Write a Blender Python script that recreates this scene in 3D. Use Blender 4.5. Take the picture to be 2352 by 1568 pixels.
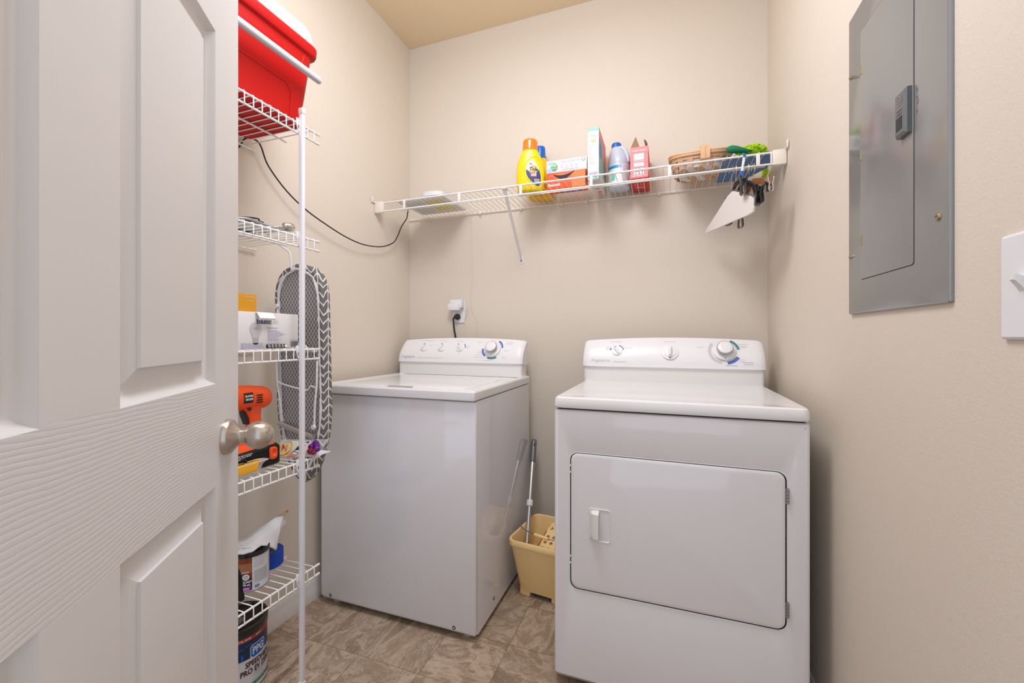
import bpy, bmesh, math, random
from mathutils import Vector, Matrix, Quaternion
from math import pi, sin, cos, radians as R

random.seed(7)
for o in list(bpy.data.objects): bpy.data.objects.remove(o)
SC = bpy.context.scene
COL = SC.collection

# ---------------------------------------------------------------- camera, world, lights, exposure
cam = bpy.data.cameras.new('camera'); camo = bpy.data.objects.new('camera', cam); COL.objects.link(camo)
cam.sensor_width = 36; cam.lens = 972/2352*36; cam.shift_y = -(784-773.5)/2352
cam.clip_start = 0.02
camo.location = (0, 0, 1.065); camo.rotation_euler = (R(90), 0, R(20.0)); SC.camera = camo

SC.view_settings.view_transform = 'Standard'; SC.view_settings.look = 'None'
SC.view_settings.gamma = 1; SC.view_settings.use_curve_mapping = False
SC.view_settings.exposure = 0.0

w = bpy.data.worlds.new('hallway_daylight'); SC.world = w; w.use_nodes = True
w.node_tree.nodes['Background'].inputs[0].default_value = (0.90, 0.98, 1.14, 1)
w.node_tree.nodes['Background'].inputs[1].default_value = 1.12

def area(name, loc, rot, sx, sy, power, color):
    l = bpy.data.lights.new(name, 'AREA'); l.shape = 'RECTANGLE'; l.size = sx; l.size_y = sy
    l.energy = power; l.color = color
    o = bpy.data.objects.new(name, l); COL.objects.link(o); o.location = loc; o.rotation_euler = rot
    return o
pl_ = bpy.data.lights.new('ceiling_lamp_light', 'POINT'); pl_.energy = 15.5; pl_.color = (0.95, 1.0, 1.13); pl_.shadow_soft_size = .19
plo = bpy.data.objects.new('ceiling_lamp_light', pl_); COL.objects.link(plo); plo.location = (-0.45, 0.88, 2.36)
area('ceiling_lamp_glow', (-0.45, 0.88, 2.60), (0, 0, 0), 0.50, 0.50, 12.5, (0.95, 1.0, 1.13))

# ---------------------------------------------------------------- materials
def lin(c):
    if isinstance(c, str):
        c = c.lstrip('#'); c = [int(c[i:i+2], 16)/255 for i in (0, 2, 4)]
        return tuple((x/12.92 if x <= .04045 else ((x+.055)/1.055)**2.4) for x in c)
    return tuple(c)
MATS = {}
def mat(name, color, rough=.5, metal=0., spec=.5, bump=0., bscale=200., alpha=1., trans=0., coat=0., var=0., vscale=8., aniso=0.):
    if name in MATS: return MATS[name]
    m = bpy.data.materials.new(name); m.use_nodes = True; nt = m.node_tree; b = nt.nodes['Principled BSDF']
    c = lin(color)
    b.inputs['Base Color'].default_value = (*c, 1); b.inputs['Roughness'].default_value = rough
    b.inputs['Metallic'].default_value = metal; b.inputs['Specular IOR Level'].default_value = spec
    b.inputs['Alpha'].default_value = alpha; b.inputs['Transmission Weight'].default_value = trans
    b.inputs['Coat Weight'].default_value = coat; b.inputs['Anisotropic'].default_value = aniso
    tc = nt.nodes.new('ShaderNodeTexCoord')
    if var:
        n = nt.nodes.new('ShaderNodeTexNoise'); n.inputs['Scale'].default_value = vscale; n.inputs['Detail'].default_value = 4
        nt.links.new(tc.outputs['Object'], n.inputs['Vector'])
        mx = nt.nodes.new('ShaderNodeMix'); mx.data_type = 'RGBA'
        mx.inputs[6].default_value = (*[x*(1-var) for x in c], 1); mx.inputs[7].default_value = (*[min(1, x*(1+var)) for x in c], 1)
        nt.links.new(n.outputs['Fac'], mx.inputs[0]); nt.links.new(mx.outputs[2], b.inputs['Base Color'])
    if bump:
        n = nt.nodes.new('ShaderNodeTexNoise'); n.inputs['Scale'].default_value = bscale; n.inputs['Detail'].default_value = 3
        nt.links.new(tc.outputs['Object'], n.inputs['Vector'])
        bp = nt.nodes.new('ShaderNodeBump'); bp.inputs['Strength'].default_value = bump; bp.inputs['Distance'].default_value = .002
        nt.links.new(n.outputs['Fac'], bp.inputs['Height']); nt.links.new(bp.outputs[0], b.inputs['Normal'])
    MATS[name] = m; return m

class NT:
    """tiny node helper"""
    def __init__(s, name, rough=.5, spec=.5):
        s.m = bpy.data.materials.new(name); s.m.use_nodes = True; s.t = s.m.node_tree
        s.b = s.t.nodes['Principled BSDF']; s.b.inputs['Roughness'].default_value = rough
        s.b.inputs['Specular IOR Level'].default_value = spec
        s.tc = s.t.nodes.new('ShaderNodeTexCoord'); MATS[name] = s.m
    def _in(s, sock, v):
        if hasattr(v, 'is_output') or isinstance(v, bpy.types.NodeSocket): s.t.links.new(v, sock)
        elif v is not None: sock.default_value = v
    def math(s, op, a, b=None, c=None, clamp=False):
        n = s.t.nodes.new('ShaderNodeMath'); n.operation = op; n.use_clamp = clamp
        s._in(n.inputs[0], a); s._in(n.inputs[1], b); s._in(n.inputs[2], c); return n.outputs[0]
    def sep(s, v):
        n = s.t.nodes.new('ShaderNodeSeparateXYZ'); s._in(n.inputs[0], v); return n.outputs
    def comb(s, x, y, z):
        n = s.t.nodes.new('ShaderNodeCombineXYZ'); s._in(n.inputs[0], x); s._in(n.inputs[1], y); s._in(n.inputs[2], z); return n.outputs[0]
    def noise(s, v, scale, detail=4, rough=.5, dist=0.):
        n = s.t.nodes.new('ShaderNodeTexNoise'); s._in(n.inputs['Vector'], v); n.inputs['Scale'].default_value = scale
        n.inputs['Detail'].default_value = detail; n.inputs['Roughness'].default_value = rough; n.inputs['Distortion'].default_value = dist
        return n.outputs['Fac']
    def white(s, v):
        n = s.t.nodes.new('ShaderNodeTexWhiteNoise'); n.noise_dimensions = '3D'; s._in(n.inputs['Vector'], v); return n.outputs['Value']
    def ramp(s, f, stops):
        n = s.t.nodes.new('ShaderNodeValToRGB'); s._in(n.inputs[0], f); e = n.color_ramp.elements
        while len(e) < len(stops): e.new(.5)
        for k, (p, c) in enumerate(stops): e[k].position = p; e[k].color = (*lin(c), 1)
        return n.outputs[0]
    def mix(s, f, a, b):
        n = s.t.nodes.new('ShaderNodeMix'); n.data_type = 'RGBA'; s._in(n.inputs[0], f)
        for k, v in ((6, a), (7, b)):
            if isinstance(v, (str, tuple)): n.inputs[k].default_value = (*lin(v), 1)
            else: s._in(n.inputs[k], v)
        return n.outputs[2]
    def map(s, f, a, b, c=0., d=1.):
        n = s.t.nodes.new('ShaderNodeMapRange'); s._in(n.inputs[0], f)
        for k, v in zip((1, 2, 3, 4), (a, b, c, d)): n.inputs[k].default_value = v
        return n.outputs[0]
    def bump(s, h, strength=.3, dist=.002):
        n = s.t.nodes.new('ShaderNodeBump'); s._in(n.inputs['Height'], h); n.inputs['Strength'].default_value = strength
        n.inputs['Distance'].default_value = dist; s.t.links.new(n.outputs[0], s.b.inputs['Normal'])
    def color(s, c): s._in(s.b.inputs['Base Color'], c)

def wall_mat(name, base):
    t = NT(name, .62, .35); p = t.tc.outputs['Object']
    a = t.noise(p, 260, 2); b = t.noise(p, 60, 3)
    h = t.math('ADD', a, t.math('MULTIPLY', b, .8))
    t.bump(h, .32, .0015)
    c = lin(base)
    t.color(t.mix(t.noise(p, 2.2, 3), tuple(x*.97 for x in c), tuple(min(1, x*1.02) for x in c)))
    return t.m
M_WALL = wall_mat('beige_wall_paint', (.735, .652, .548))
M_CEIL = wall_mat('ceiling_paint', (.80, .645, .435))

def floor_mat():
    t = NT('stone_look_vinyl', .36, .35); p = t.tc.outputs['Object']; x, y, z = t.sep(p)[0:3]
    u = t.math('DIVIDE', t.math('ADD', x, .51+.2268*40), .2268); v = t.math('DIVIDE', t.math('ADD', y, -1.156+.2185*40), .2185)
    iu = t.math('FLOOR', u); iv = t.math('FLOOR', v); fu = t.math('FRACT', u); fv = t.math('FRACT', v)
    r = t.white(t.comb(iu, iv, 0.)); r2 = t.white(t.comb(iv, iu, 3.))
    du = t.math('SUBTRACT', .5, t.math('ABSOLUTE', t.math('SUBTRACT', fu, .5)))
    dv = t.math('SUBTRACT', .5, t.math('ABSOLUTE', t.math('SUBTRACT', fv, .5)))
    e = t.math('MINIMUM', du, dv)
    groove = t.map(e, .002, .010, 1., 0.)
    # each tile gets its own direction of stretch
    sx = t.map(t.math('GREATER_THAN', r2, .5), 0, 1, 1., 2.6); sy = t.map(t.math('GREATER_THAN', r2, .5), 0, 1, 1.9, 1.)
    q = t.comb(t.math('MULTIPLY', x, sx), t.math('MULTIPLY', y, sy), t.math('MULTIPLY', r, 37.))
    n1 = t.noise(q, 4.2, 7, .58, .9); n2 = t.noise(q, 15, 6, .62, .7); n3 = t.noise(q, 3.5, 3, .5, .6)
    c = t.ramp(n1, [(.36, '#7d6854'), (.43, '#9a846e'), (.455, '#cbb6a0'), (.52, '#bda893'), (.545, '#917b66'), (.60, '#a8927c'), (.63, '#c4b09b'), (.72, '#8f7964')])
    vein = t.map(t.math('ABSOLUTE', t.math('SUBTRACT', n1, .50)), .0, .012, 1., 0.)
    vein2 = t.map(t.math('ABSOLUTE', t.math('SUBTRACT', n2, .5)), .0, .02, .55, 0.)
    c = t.mix(t.math('MULTIPLY', t.map(n2, .40, .62), .5), c, '#9c8670')
    c = t.mix(t.math('MULTIPLY', vein, .6), c, '#7c6753')
    c = t.mix(vein2, c, '#d8c5b0')
    c = t.mix(t.map(n3, .35, .75, 0., .35), c, '#b99a7e')
    c = t.mix(t.map(r, 0., 1., 0., .22), c, '#97836f')
    c = t.mix(t.math('MULTIPLY', groove, .5), c, '#5a4a3c')
    t.color(c)
    t.bump(t.math('SUBTRACT', t.math('MULTIPLY', n2, .5), groove), .35, .0015)
    return t.m
M_FLOOR = floor_mat()

def door_mat():
    t = NT('white_door_paint', .38, .4); p = t.tc.outputs['Object']; x, y, z = t.sep(p)[0:3]
    # rail bands carry horizontal grain, stiles and panels vertical grain
    rail = t.math('MULTIPLY', t.math('GREATER_THAN', z, .818), t.math('LESS_THAN', z, .990))
    rail = t.math('MULTIPLY', rail, t.math('GREATER_THAN', x, .103))
    k = t.math('MULTIPLY', t.math('SUBTRACT', z, .905), t.math('ADD', 1.0, t.math('MULTIPLY', x, -.55)))
    warp = t.noise(t.comb(t.math('MULTIPLY', x, 2.2), 0., t.math('MULTIPLY', z, 3.5)), 3., 2)
    ww = t.noise(t.comb(t.math('MULTIPLY', x, 4.), 7., t.math('MULTIPLY', z, 30.)), 5., 2)
    ph = t.math('ADD', t.math('MULTIPLY', k, 1450.), t.math('ADD', t.math('MULTIPLY', warp, 17.), t.math('MULTIPLY', ww, 5.)))
    g1 = t.math('POWER', t.math('ABSOLUTE', t.math('SINE', t.math('MULTIPLY', ph, .5))), .45)
    g2 = t.noise(t.comb(t.math('MULTIPLY', x, 420.), 0., t.math('MULTIPLY', z, 9.)), 1., 2)
    fine = t.noise(p, 700, 2)
    h = t.math('ADD', t.math('MULTIPLY', g1, rail), t.math('MULTIPLY', t.math('MULTIPLY', g2, .35), t.math('SUBTRACT', 1., rail)))
    h = t.math('ADD', h, t.math('MULTIPLY', fine, .12))
    t.bump(h, .30, .0008); t.b.inputs['Base Color'].default_value = (.70, .672, .655, 1)
    return t.m
M_DOOR = door_mat()

M_TRIM = mat('white_trim_paint', (.76, .72, .67), .4, bump=.1, bscale=300)
M_ENAMEL = mat('white_enamel', (.79, .775, .79), .055, spec=.8)
M_LID = mat('white_porcelain_top', (.84, .83, .83), .10, bump=.02, bscale=500)
M_PLASTIC = mat('white_console_plastic', (.86, .85, .85), .32)
M_CREAM = mat('warm_white_plastic', (.83, .81, .78), .35)
M_GREYPL = mat('light_grey_plastic', (.40, .385, .38), .4)
M_GAP = mat('dark_gap', (.03, .03, .035), .7)
M_DARK = mat('black_plastic', (.006, .006, .006), .45, spec=.3)
M_SHINYBLK = mat('glossy_black_plastic', (.015, .015, .016), .15)
M_RUB = mat('black_rubber', (.02, .018, .018), .55)
M_WIRE = mat('white_coated_wire', (.86, .83, .80), .3)
M_WIREC = mat('cream_coated_wire', (.86, .81, .74), .35)
M_CAP = mat('cream_end_cap', (.85, .78, .68), .4)
M_POST = mat('white_post_enamel', (.80, .79, .80), .3)
M_NICKEL = mat('brushed_nickel', (.56, .50, .44), .27, 1., bump=.03, bscale=900, aniso=.4)
M_CHROME = mat('chrome_steel', (.62, .60, .58), .18, 1.)
M_STEEL = mat('dull_zinc_steel', (.42, .42, .43), .38, 1.)
M_ALU = mat('satin_aluminium', (.66, .66, .67), .3, 1.)
M_PANEL = mat('grey_panel_enamel', (.30, .305, .30), .16, .35, bump=.04, bscale=25)
M_PANELDK = mat('dark_grey_latch', (.16, .165, .17), .35, .3)
M_BRASS = mat('tarnished_brass', (.45, .36, .20), .35, 1.)
M_RED = mat('red_cooler_plastic', (.52, .0035, .002), .5, spec=.25, bump=.08, bscale=500)
M_COOLW = mat('white_cooler_plastic', (.52, .52, .53), .42, bump=.05, bscale=400)
M_YEL = mat('yellow_detergent_plastic', (.93, .66, .0), .28)
M_YEL2 = mat('golden_bottle_plastic', (.90, .50, .01), .28)
M_ORCAP = mat('orange_translucent_cap', (.95, .22, .01), .18, coat=.4)
M_BLUCAP = mat('blue_cap_plastic', (.0, .13, .55), .3)
M_NAVY = mat('navy_print', (.03, .05, .18), .5)
M_WHITE = mat('white_print', (.85, .85, .85), .5)
M_CARD = mat('white_cardboard', (.80, .76, .75), .6)
M_ORANGE = mat('orange_print_card', (.90, .10, .01), .5)
M_ORANGE2 = mat('bright_orange_print_card', (.95, .20, .03), .5)
M_BLACK = mat('black_print', (.008, .008, .008), .6)
M_REDP = mat('red_print', (.62, .02, .02), .5)
M_PINK = mat('coral_print', (.88, .27, .26), .5)
M_BLUEP = mat('blue_print', (.05, .16, .45), .5)
M_CYAN = mat('cyan_print', (.0, .30, .65), .45)
M_LTBLUE = mat('pale_blue_print', (.40, .55, .82), .55)
M_TEAL = mat('teal_print', (.25, .62, .52), .55)
M_GREENP = mat('green_print', (.10, .35, .18), .55)
M_LTGREEN = mat('leaf_green_print', (.35, .62, .28), .55)
M_GREY1 = mat('grey_print', (.42, .42, .44), .6)
M_GREY2 = mat('pale_grey_print', (.62, .62, .63), .6)
M_LILAC = mat('lilac_print', (.42, .42, .62), .6)
M_VIOLET = mat('dial_blue_print', (.10, .16, .52), .5)
M_DTEAL = mat('dial_teal_print', (.06, .24, .27), .5)
M_BLEACH = mat('bleach_bottle_plastic', (.58, .64, .73), .3)
M_BLUE = mat('blue_box_card', (.12, .24, .47), .6, bump=.05, bscale=300)
M_KRAFT = mat('kraft_card', (.34, .22, .13), .75)
M_SPLINT = mat('tan_splint_wood', (.66, .40, .24), .55, bump=.15, bscale=120, var=.18, vscale=30)
M_SPLINT2 = mat('honey_rim_wood', (.74, .45, .24), .4, var=.12, vscale=30)
M_LINER = mat('white_cloth', (.80, .77, .74), .9, bump=.3, bscale=120)
M_LIME = mat('lime_chenille', (.50, .75, .02), .9, bump=.8, bscale=160)
M_GREEN = mat('green_handle_plastic', (.0, .20, .08), .35)
M_PAPER = mat('hanger_paper', (.80, .74, .70), .8, bump=.1, bscale=60)
M_WOOD = mat('brown_hanger_wood', (.36, .13, .05), .35, var=.2, vscale=40)
M_DRILL = mat('drill_orange_plastic', (.90, .09, .01), .4, bump=.05, bscale=900)
M_TAPE = mat('blue_masking_tape', (.0, .05, .42), .6, bump=.15, bscale=400)
M_TAPEC = mat('tape_core_card', (.20, .22, .26), .7)
M_RAG = mat('white_rag', (.76, .74, .74), .95, bump=.6, bscale=260)
M_STICK = mat('pale_stick_wood', (.50, .36, .22), .6, var=.15, vscale=40)
M_BUCKET = mat('cream_bucket_plastic', (.98, .69, .31), .42, bump=.03, bscale=300)
M_BOLD = mat('bold_yellow_card', (.70, .31, .006), .5)
M_CLEAR = mat('clear_plastic', (.85, .85, .86), .12, alpha=.28)
M_TRAY = mat('frosted_tray_plastic', (.70, .68, .66), .25, alpha=.55)
M_TYEL = mat('tray_yellow_plastic', (.90, .45, .01), .4)
M_PURP = mat('purple_bow_plastic', (.13, .01, .22), .25)
M_MAROON = mat('maroon_bow_plastic', (.22, .01, .03), .25)
M_PKT = mat('packet_orange_print', (.90, .32, .02), .45)
M_PKTC = mat('packet_cream_print', (.72, .62, .42), .45)
M_BROWN = mat('brown_label_print', (.20, .035, .01), .4)
M_PURPLE = mat('purple_print', (.30, .02, .32), .5)
M_LBLGREY = mat('label_grey_print', (.58, .56, .56), .5)
M_LBLBLUE = mat('label_dark_blue_print', (.004, .02, .07), .35)
M_LBLRED = mat('label_red_print', (.40, .035, .015), .4)
M_LBLGRN = mat('label_green_print', (.0, .13, .09), .45)
M_LOGO = mat('logo_blue_print', (.0, .10, .42), .4)
M_GREYCL = mat('grey_scrap_cloth', (.20, .19, .17), .9, bump=.6, bscale=150)
M_LEATH = mat('dark_grey_foam', (.045, .035, .045), .7)
M_OUTLET = mat('outlet_white', (.80, .79, .80), .35)
M_LTPAPER = mat('grey_white_paper', (.72, .70, .67), .7)
M_YSTICK = mat('yellow_sticker', (.75, .66, .22), .6)
M_BULB = mat('bulb_print', (.58, .54, .57), .5)
M_WALLWHT = mat('white_thin_cord', (.74, .68, .62), .5)

def board_cover_mat():
    t = NT('chevron_cover_cloth', .85, .2); p = t.tc.outputs['Object']; x, y, z = t.sep(p)[0:3]
    a = t.math('ABSOLUTE', t.math('SUBTRACT', t.math('ADD', y, t.math('MULTIPLY', x, .9)), .150))
    a = t.math('PINGPONG', t.math('ADD', y, t.math('MULTIPLY', x, .75)), .020)
    nz = t.math('MULTIPLY', t.noise(p, 22, 2), .035)
    f = t.math('FRACT', t.math('DIVIDE', t.math('SUBTRACT', t.math('ADD', z, nz), t.math('MULTIPLY', a, -1.15)), .029))
    st = t.math('LESS_THAN', f, .24)
    v = t.math('LESS_THAN', a, .0018)
    st = t.math('MAXIMUM', st, v)
    t.color(t.mix(st, (.165, .155, .145), (.70, .68, .66)))
    t.bump(t.noise(p, 90, 3), .6, .004); return t.m
M_CHEV = board_cover_mat()
def board_mesh_mat():
    t = NT('board_steel_mesh', .45, .4); p = t.tc.outputs['Object']; x, y, z = t.sep(p)[0:3]
    s = .0115
    a = t.math('FRACT', t.math('DIVIDE', t.math('ADD', x, t.math('MULTIPLY', z, .72)), s*1.25))
    b = t.math('FRACT', t.math('DIVIDE', t.math('SUBTRACT', x, t.math('MULTIPLY', z, .72)), s*1.25))
    g = t.math('MAXIMUM', t.math('LESS_THAN', a, .17), t.math('LESS_THAN', b, .17))
    t.color(t.mix(g, (.20, .18, .18), (.62, .60, .60)))
    t.bump(g, .6, .002); return t.m
M_MESH = board_mesh_mat()

# ---------------------------------------------------------------- geometry helpers
class G:
    """collects shapes with material slots, builds ONE mesh object"""
    def __init__(s, *mats): s.bm = bmesh.new(); s.mats = list(mats)
    def mi(s, m):
        if m is None: return 0
        if m not in s.mats: s.mats.append(m)
        return s.mats.index(m)
    def face(s, vs, m=None):
        try: f = s.bm.faces.new(vs)
        except ValueError: return None
        f.material_index = s.mi(m); return f
    def box(s, x0, y0, z0, x1, y1, z1, m=None, bev=0., seg=2, mtx=None):
        P = [(x0,y0,z0),(x1,y0,z0),(x1,y1,z0),(x0,y1,z0),(x0,y0,z1),(x1,y0,z1),(x1,y1,z1),(x0,y1,z1)]
        v = [s.bm.verts.new(mtx @ Vector(p) if mtx else p) for p in P]
        fs = [s.face([v[i] for i in q], m) for q in ((0,3,2,1),(4,5,6,7),(0,1,5,4),(1,2,6,5),(2,3,7,6),(3,0,4,7))]
        if bev:
            es = {e for f in fs for e in f.edges}
            r = bmesh.ops.bevel(s.bm, geom=list(es), offset=bev, segments=seg, affect='EDGES', profile=.5)
            k = s.mi(m)
            for f in r['faces']: f.material_index = k
        return s
    def ring(s, pts): return [s.bm.verts.new(p) for p in pts]
    def loft(s, secs, m=None, cap0=True, cap1=True, closed=True):
        rs = [s.ring(p) for p in secs]; n = len(rs[0])
        for a, b in zip(rs, rs[1:]):
            for i in range(n if closed else n-1):
                j = (i+1) % n; s.face([a[i], a[j], b[j], b[i]], m)
        if cap0: s.face(list(reversed(rs[0])), m)
        if cap1: s.face(rs[-1], m)
        return s
    def tube(s, pts, r, n=8, m=None, caps=True, closed=False):
        pts = [Vector(p) for p in pts]; secs = []; N = len(pts)
        rr = r if isinstance(r, (list, tuple)) else [r]*N
        t0 = (pts[1]-pts[0]).normalized(); up = Vector((0,0,1)) if abs(t0.z) < .9 else Vector((1,0,0))
        nrm = t0.cross(up).normalized()
        for i, p in enumerate(pts):
            a = pts[i-1] if (i > 0 or closed) else p; b = pts[(i+1) % N] if (i < N-1 or closed) else p
            t = (b-a).normalized(); nrm = (nrm - t*nrm.dot(t)).normalized(); bi = t.cross(nrm)
            secs.append([p + (nrm*cos(2*pi*k/n) + bi*sin(2*pi*k/n))*rr[i] for k in range(n)])
        if closed: secs.append(secs[0]); caps = False
        return s.loft(secs, m, caps, caps)
    def lathe(s, prof, c=(0,0,0), n=32, m=None, mtx=None, cap0=True, cap1=True):
        secs = []
        for r, z in prof:
            P = [Vector((c[0]+r*cos(2*pi*k/n), c[1]+r*sin(2*pi*k/n), c[2]+z)) for k in range(n)]
            secs.append([mtx @ p for p in P] if mtx else P)
        return s.loft(secs, m, cap0, cap1)
    def prism(s, poly, f0, f1, m=None):
        """poly of 2D points, f0/f1 map (u,v)->3D for both ends"""
        return s.loft([[f0(*p) for p in poly], [f1(*p) for p in poly]], m)
    def ellipsoid(s, c, r, m=None, nu=20, nv=12, fn=None):
        secs = []
        for j in range(nv+1):
            th = pi*(j/nv)*.998+.003
            secs.append([Vector((c[0]+r[0]*sin(th)*cos(2*pi*i/nu), c[1]+r[1]*sin(th)*sin(2*pi*i/nu), c[2]-r[2]*cos(th))) for i in range(nu)])
        if fn: secs = [[fn(p) for p in q] for q in secs]
        return s.loft(secs, m)
    def grid(s, f, nu, nv, m=None):
        v = [[s.bm.verts.new(f(i/nu, j/nv)) for i in range(nu+1)] for j in range(nv+1)]
        for j in range(nv):
            for i in range(nu): s.face([v[j][i], v[j][i+1], v[j+1][i+1], v[j+1][i]], m)
        return s
def rrect(cx, cy, w, d, r, n=5):
    out = []
    for (sx, sy, a0) in ((1,1,0),(-1,1,90),(-1,-1,180),(1,-1,270)):
        for k in range(n+1):
            a = R(a0+90*k/n); out.append((cx+sx*(w/2-r)+r*cos(a), cy+sy*(d/2-r)+r*sin(a)))
    return out
def ring3(poly, z): return [Vector((x, y, z)) for x, y in poly]
def superell(cx, cy, a, b, n=2.6, k=36):
    out = []
    for i in range(k):
        t = 2*pi*i/k; c, s_ = cos(t), sin(t)
        out.append((cx+a*math.copysign(abs(c)**(2/n), c), cy+b*math.copysign(abs(s_)**(2/n), s_)))
    return out
def smooth_path(pts, k=6):
    P = [Vector(p) for p in pts]; out = []
    for i in range(len(P)-1):
        p0 = P[max(i-1, 0)]; p1 = P[i]; p2 = P[i+1]; p3 = P[min(i+2, len(P)-1)]
        for j in range(k):
            t = j/k
            out.append(.5*((2*p1)+(p2-p0)*t+(2*p0-5*p1+4*p2-p3)*t*t+(3*p1-p0-3*p2+p3)*t**3))
    out.append(P[-1]); return out
def basis(o, x, z):
    """matrix with local x and z axes given"""
    z = Vector(z).normalized(); x = Vector(x); x = (x - z*x.dot(z)).normalized(); y = z.cross(x)
    m = Matrix((x, y, z)).transposed().to_4x4(); m.translation = Vector(o); return m

ROOTM = {}
def thing(name, label, cat, loc=(0,0,0), rotz=0, group=None):
    o = bpy.data.objects.new(name, None); COL.objects.link(o); o.empty_display_size = .05
    o.location = loc; o.rotation_euler = (0, 0, rotz); o['label'] = label; o['category'] = cat
    if group: o['group'] = group
    ROOTM[o.name] = Matrix.Translation(Vector(loc)) @ Matrix.Rotation(rotz, 4, 'Z')
    return o
def mk(name, g, parent=None, world=True, ang=35, bev=0., label=None, kind=None, flip=True):
    """build g; world=True: shapes were given in room coordinates"""
    me = bpy.data.meshes.new(name)
    if flip: bmesh.ops.recalc_face_normals(g.bm, faces=g.bm.faces)
    g.bm.to_mesh(me); g.bm.free()
    for m in g.mats: me.materials.append(m)
    for p in me.polygons: p.use_smooth = True
    me.set_sharp_from_angle(angle=R(ang))
    o = bpy.data.objects.new(name, me); COL.objects.link(o)
    if parent:
        o.parent = parent
        root = parent
        while root.parent: root = root.parent
        if world and root.name in ROOTM: me.transform(ROOTM[root.name].inverted())
    if bev:
        b = o.modifiers.new('bevel', 'BEVEL'); b.width = bev; b.segments = 2; b.limit_method = 'ANGLE'; b.angle_limit = R(40); b.harden_normals = True
    if label: o['label'] = label
    if kind: o['kind'] = kind
    return o
def solo(name, g, label, cat, group=None, **k):
    o = mk(name, g, **k); o['label'] = label; o['category'] = cat
    if group: o['group'] = group
    # put the origin at the base of the thing
    vs = [v.co for v in o.data.vertices]
    c = Vector((sum(v.x for v in vs)/len(vs), sum(v.y for v in vs)/len(vs), min(v.z for v in vs)))
    o.data.transform(Matrix.Translation(-c)); o.location = c
    return o
def dup(root, loc, label, rotz=None, group=None):
    r = root.copy(); COL.objects.link(r); r.location = loc; r['label'] = label
    if rotz is not None: r.rotation_euler = (0, 0, rotz)
    if group: r['group'] = group
    for ch in [c for c in root.children]:
        c = ch.copy(); COL.objects.link(c); c.parent = r
        for g in [x for x in ch.children]:
            d = g.copy(); COL.objects.link(d); d.parent = c
    ROOTM[r.name] = Matrix.Translation(Vector(loc)) @ Matrix.Rotation(r.rotation_euler.z, 4, 'Z')
    return r

_TC = {}
def text_geo(s, size, bold=0., shear=0., ext=0.):
    key = (s, size, bold, shear, ext)
    if key in _TC: return _TC[key]
    cu = bpy.data.curves.new('t', 'FONT'); cu.body = s; cu.size = size; cu.offset = bold*size; cu.shear = shear; cu.extrude = ext
    cu.align_x = 'CENTER'; cu.align_y = 'CENTER'; cu.resolution_u = 3; cu.fill_mode = 'BOTH' if ext else 'FRONT'
    ob = bpy.data.objects.new('t', cu); COL.objects.link(ob)
    bpy.context.view_layer.update()
    me = bpy.data.meshes.new_from_object(ob)
    r = ([v.co.copy() for v in me.vertices], [tuple(p.vertices) for p in me.polygons])
    bpy.data.objects.remove(ob); bpy.data.curves.remove(cu); bpy.data.meshes.remove(me)
    _TC[key] = r; return r
class Dec:
    """printed matter: flat shapes in (u,v), laid onto a surface by fn(u,v,off)"""
    def __init__(s, fn, base=.0004, step=.0003): s.g = G(); s.fn = fn; s.b = base; s.s = step
    def o(s, L): return s.b + s.s*L
    def rect(s, u0, v0, u1, v1, m, L=0, nu=1, nv=1):
        f = s.fn; o = s.o(L); s.g.grid(lambda a, b: f(u0+(u1-u0)*a, v0+(v1-v0)*b, o), nu, nv, m); return s
    def ell(s, cu, cv, ru, rv, m, L=0, n=28, a0=0., a1=360., inner=0., rings=2):
        o = s.o(L); f = s.fn; full = abs(a1-a0) >= 360
        s.g.grid(lambda a, b: f(cu+ru*(inner+(1-inner)*max(b, .002))*cos(R(a0+(a1-a0)*a)), cv+rv*(inner+(1-inner)*max(b, .002))*sin(R(a0+(a1-a0)*a)), o), n, rings, m); return s
    def poly(s, pts, m, L=0):
        o = s.o(L); vs = [s.g.bm.verts.new(s.fn(u, v, o)) for u, v in pts]
        f = s.g.face(vs, m)
        return s
    def blob(s, pts, m, L=0, rings=6, k=3, c=None):
        P = [Vector((u, v, 0)) for u, v in pts]; Q = smooth_path(P + [P[0]], k)[:-1] if k > 1 else P
        cc = Vector((c[0], c[1], 0)) if c else sum(Q, Vector())/len(Q); o = s.o(L); n = len(Q)
        rs = [[s.g.bm.verts.new(s.fn((cc+(q-cc)*(j/rings)).x, (cc+(q-cc)*(j/rings)).y, o)) for q in Q] for j in range(1, rings+1)]
        for a, b in zip(rs, rs[1:]):
            for i in range(n): s.g.face([a[i], b[i], b[(i+1) % n], a[(i+1) % n]], m)
        s.g.face(rs[0], m); return s
    def text(s, t, cu, cv, size, m, L=1, bold=0., sx=1., shear=0., rot=0.):
        V, F = text_geo(t, size, bold, shear); o = s.o(L); c, sn = cos(R(rot)), sin(R(rot))
        vs = [s.g.bm.verts.new(s.fn(cu+(p.x*sx*c-p.y*sn), cv+(p.x*sx*sn+p.y*c), o)) for p in V]
        for f in F: s.g.face([vs[i] for i in f], m)
        return s
    def lines(s, u0, v0, u1, n, gap, th, m, L=1, ragged=.3, seed=1, nu=1):
        rnd = random.Random(seed)
        for k in range(n):
            u = u0; end = u1 - (u1-u0)*ragged*rnd.random()
            while u < end:
                wd = (u1-u0)*rnd.uniform(.05, .16); s.rect(u, v0-k*gap-th, min(u+wd, end), v0-k*gap, m, L, nu); u += wd + (u1-u0)*.025
        return s
    def mk(s, name, parent, world=True, label=None):
        return mk(name, s.g, parent, world=world, ang=60, label=label, flip=False)
def plane_fn(o, U, V):
    o, U, V = Vector(o), Vector(U).normalized(), Vector(V).normalized(); N = U.cross(V)
    return lambda u, v, d: o + U*u + V*v + N*d
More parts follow.
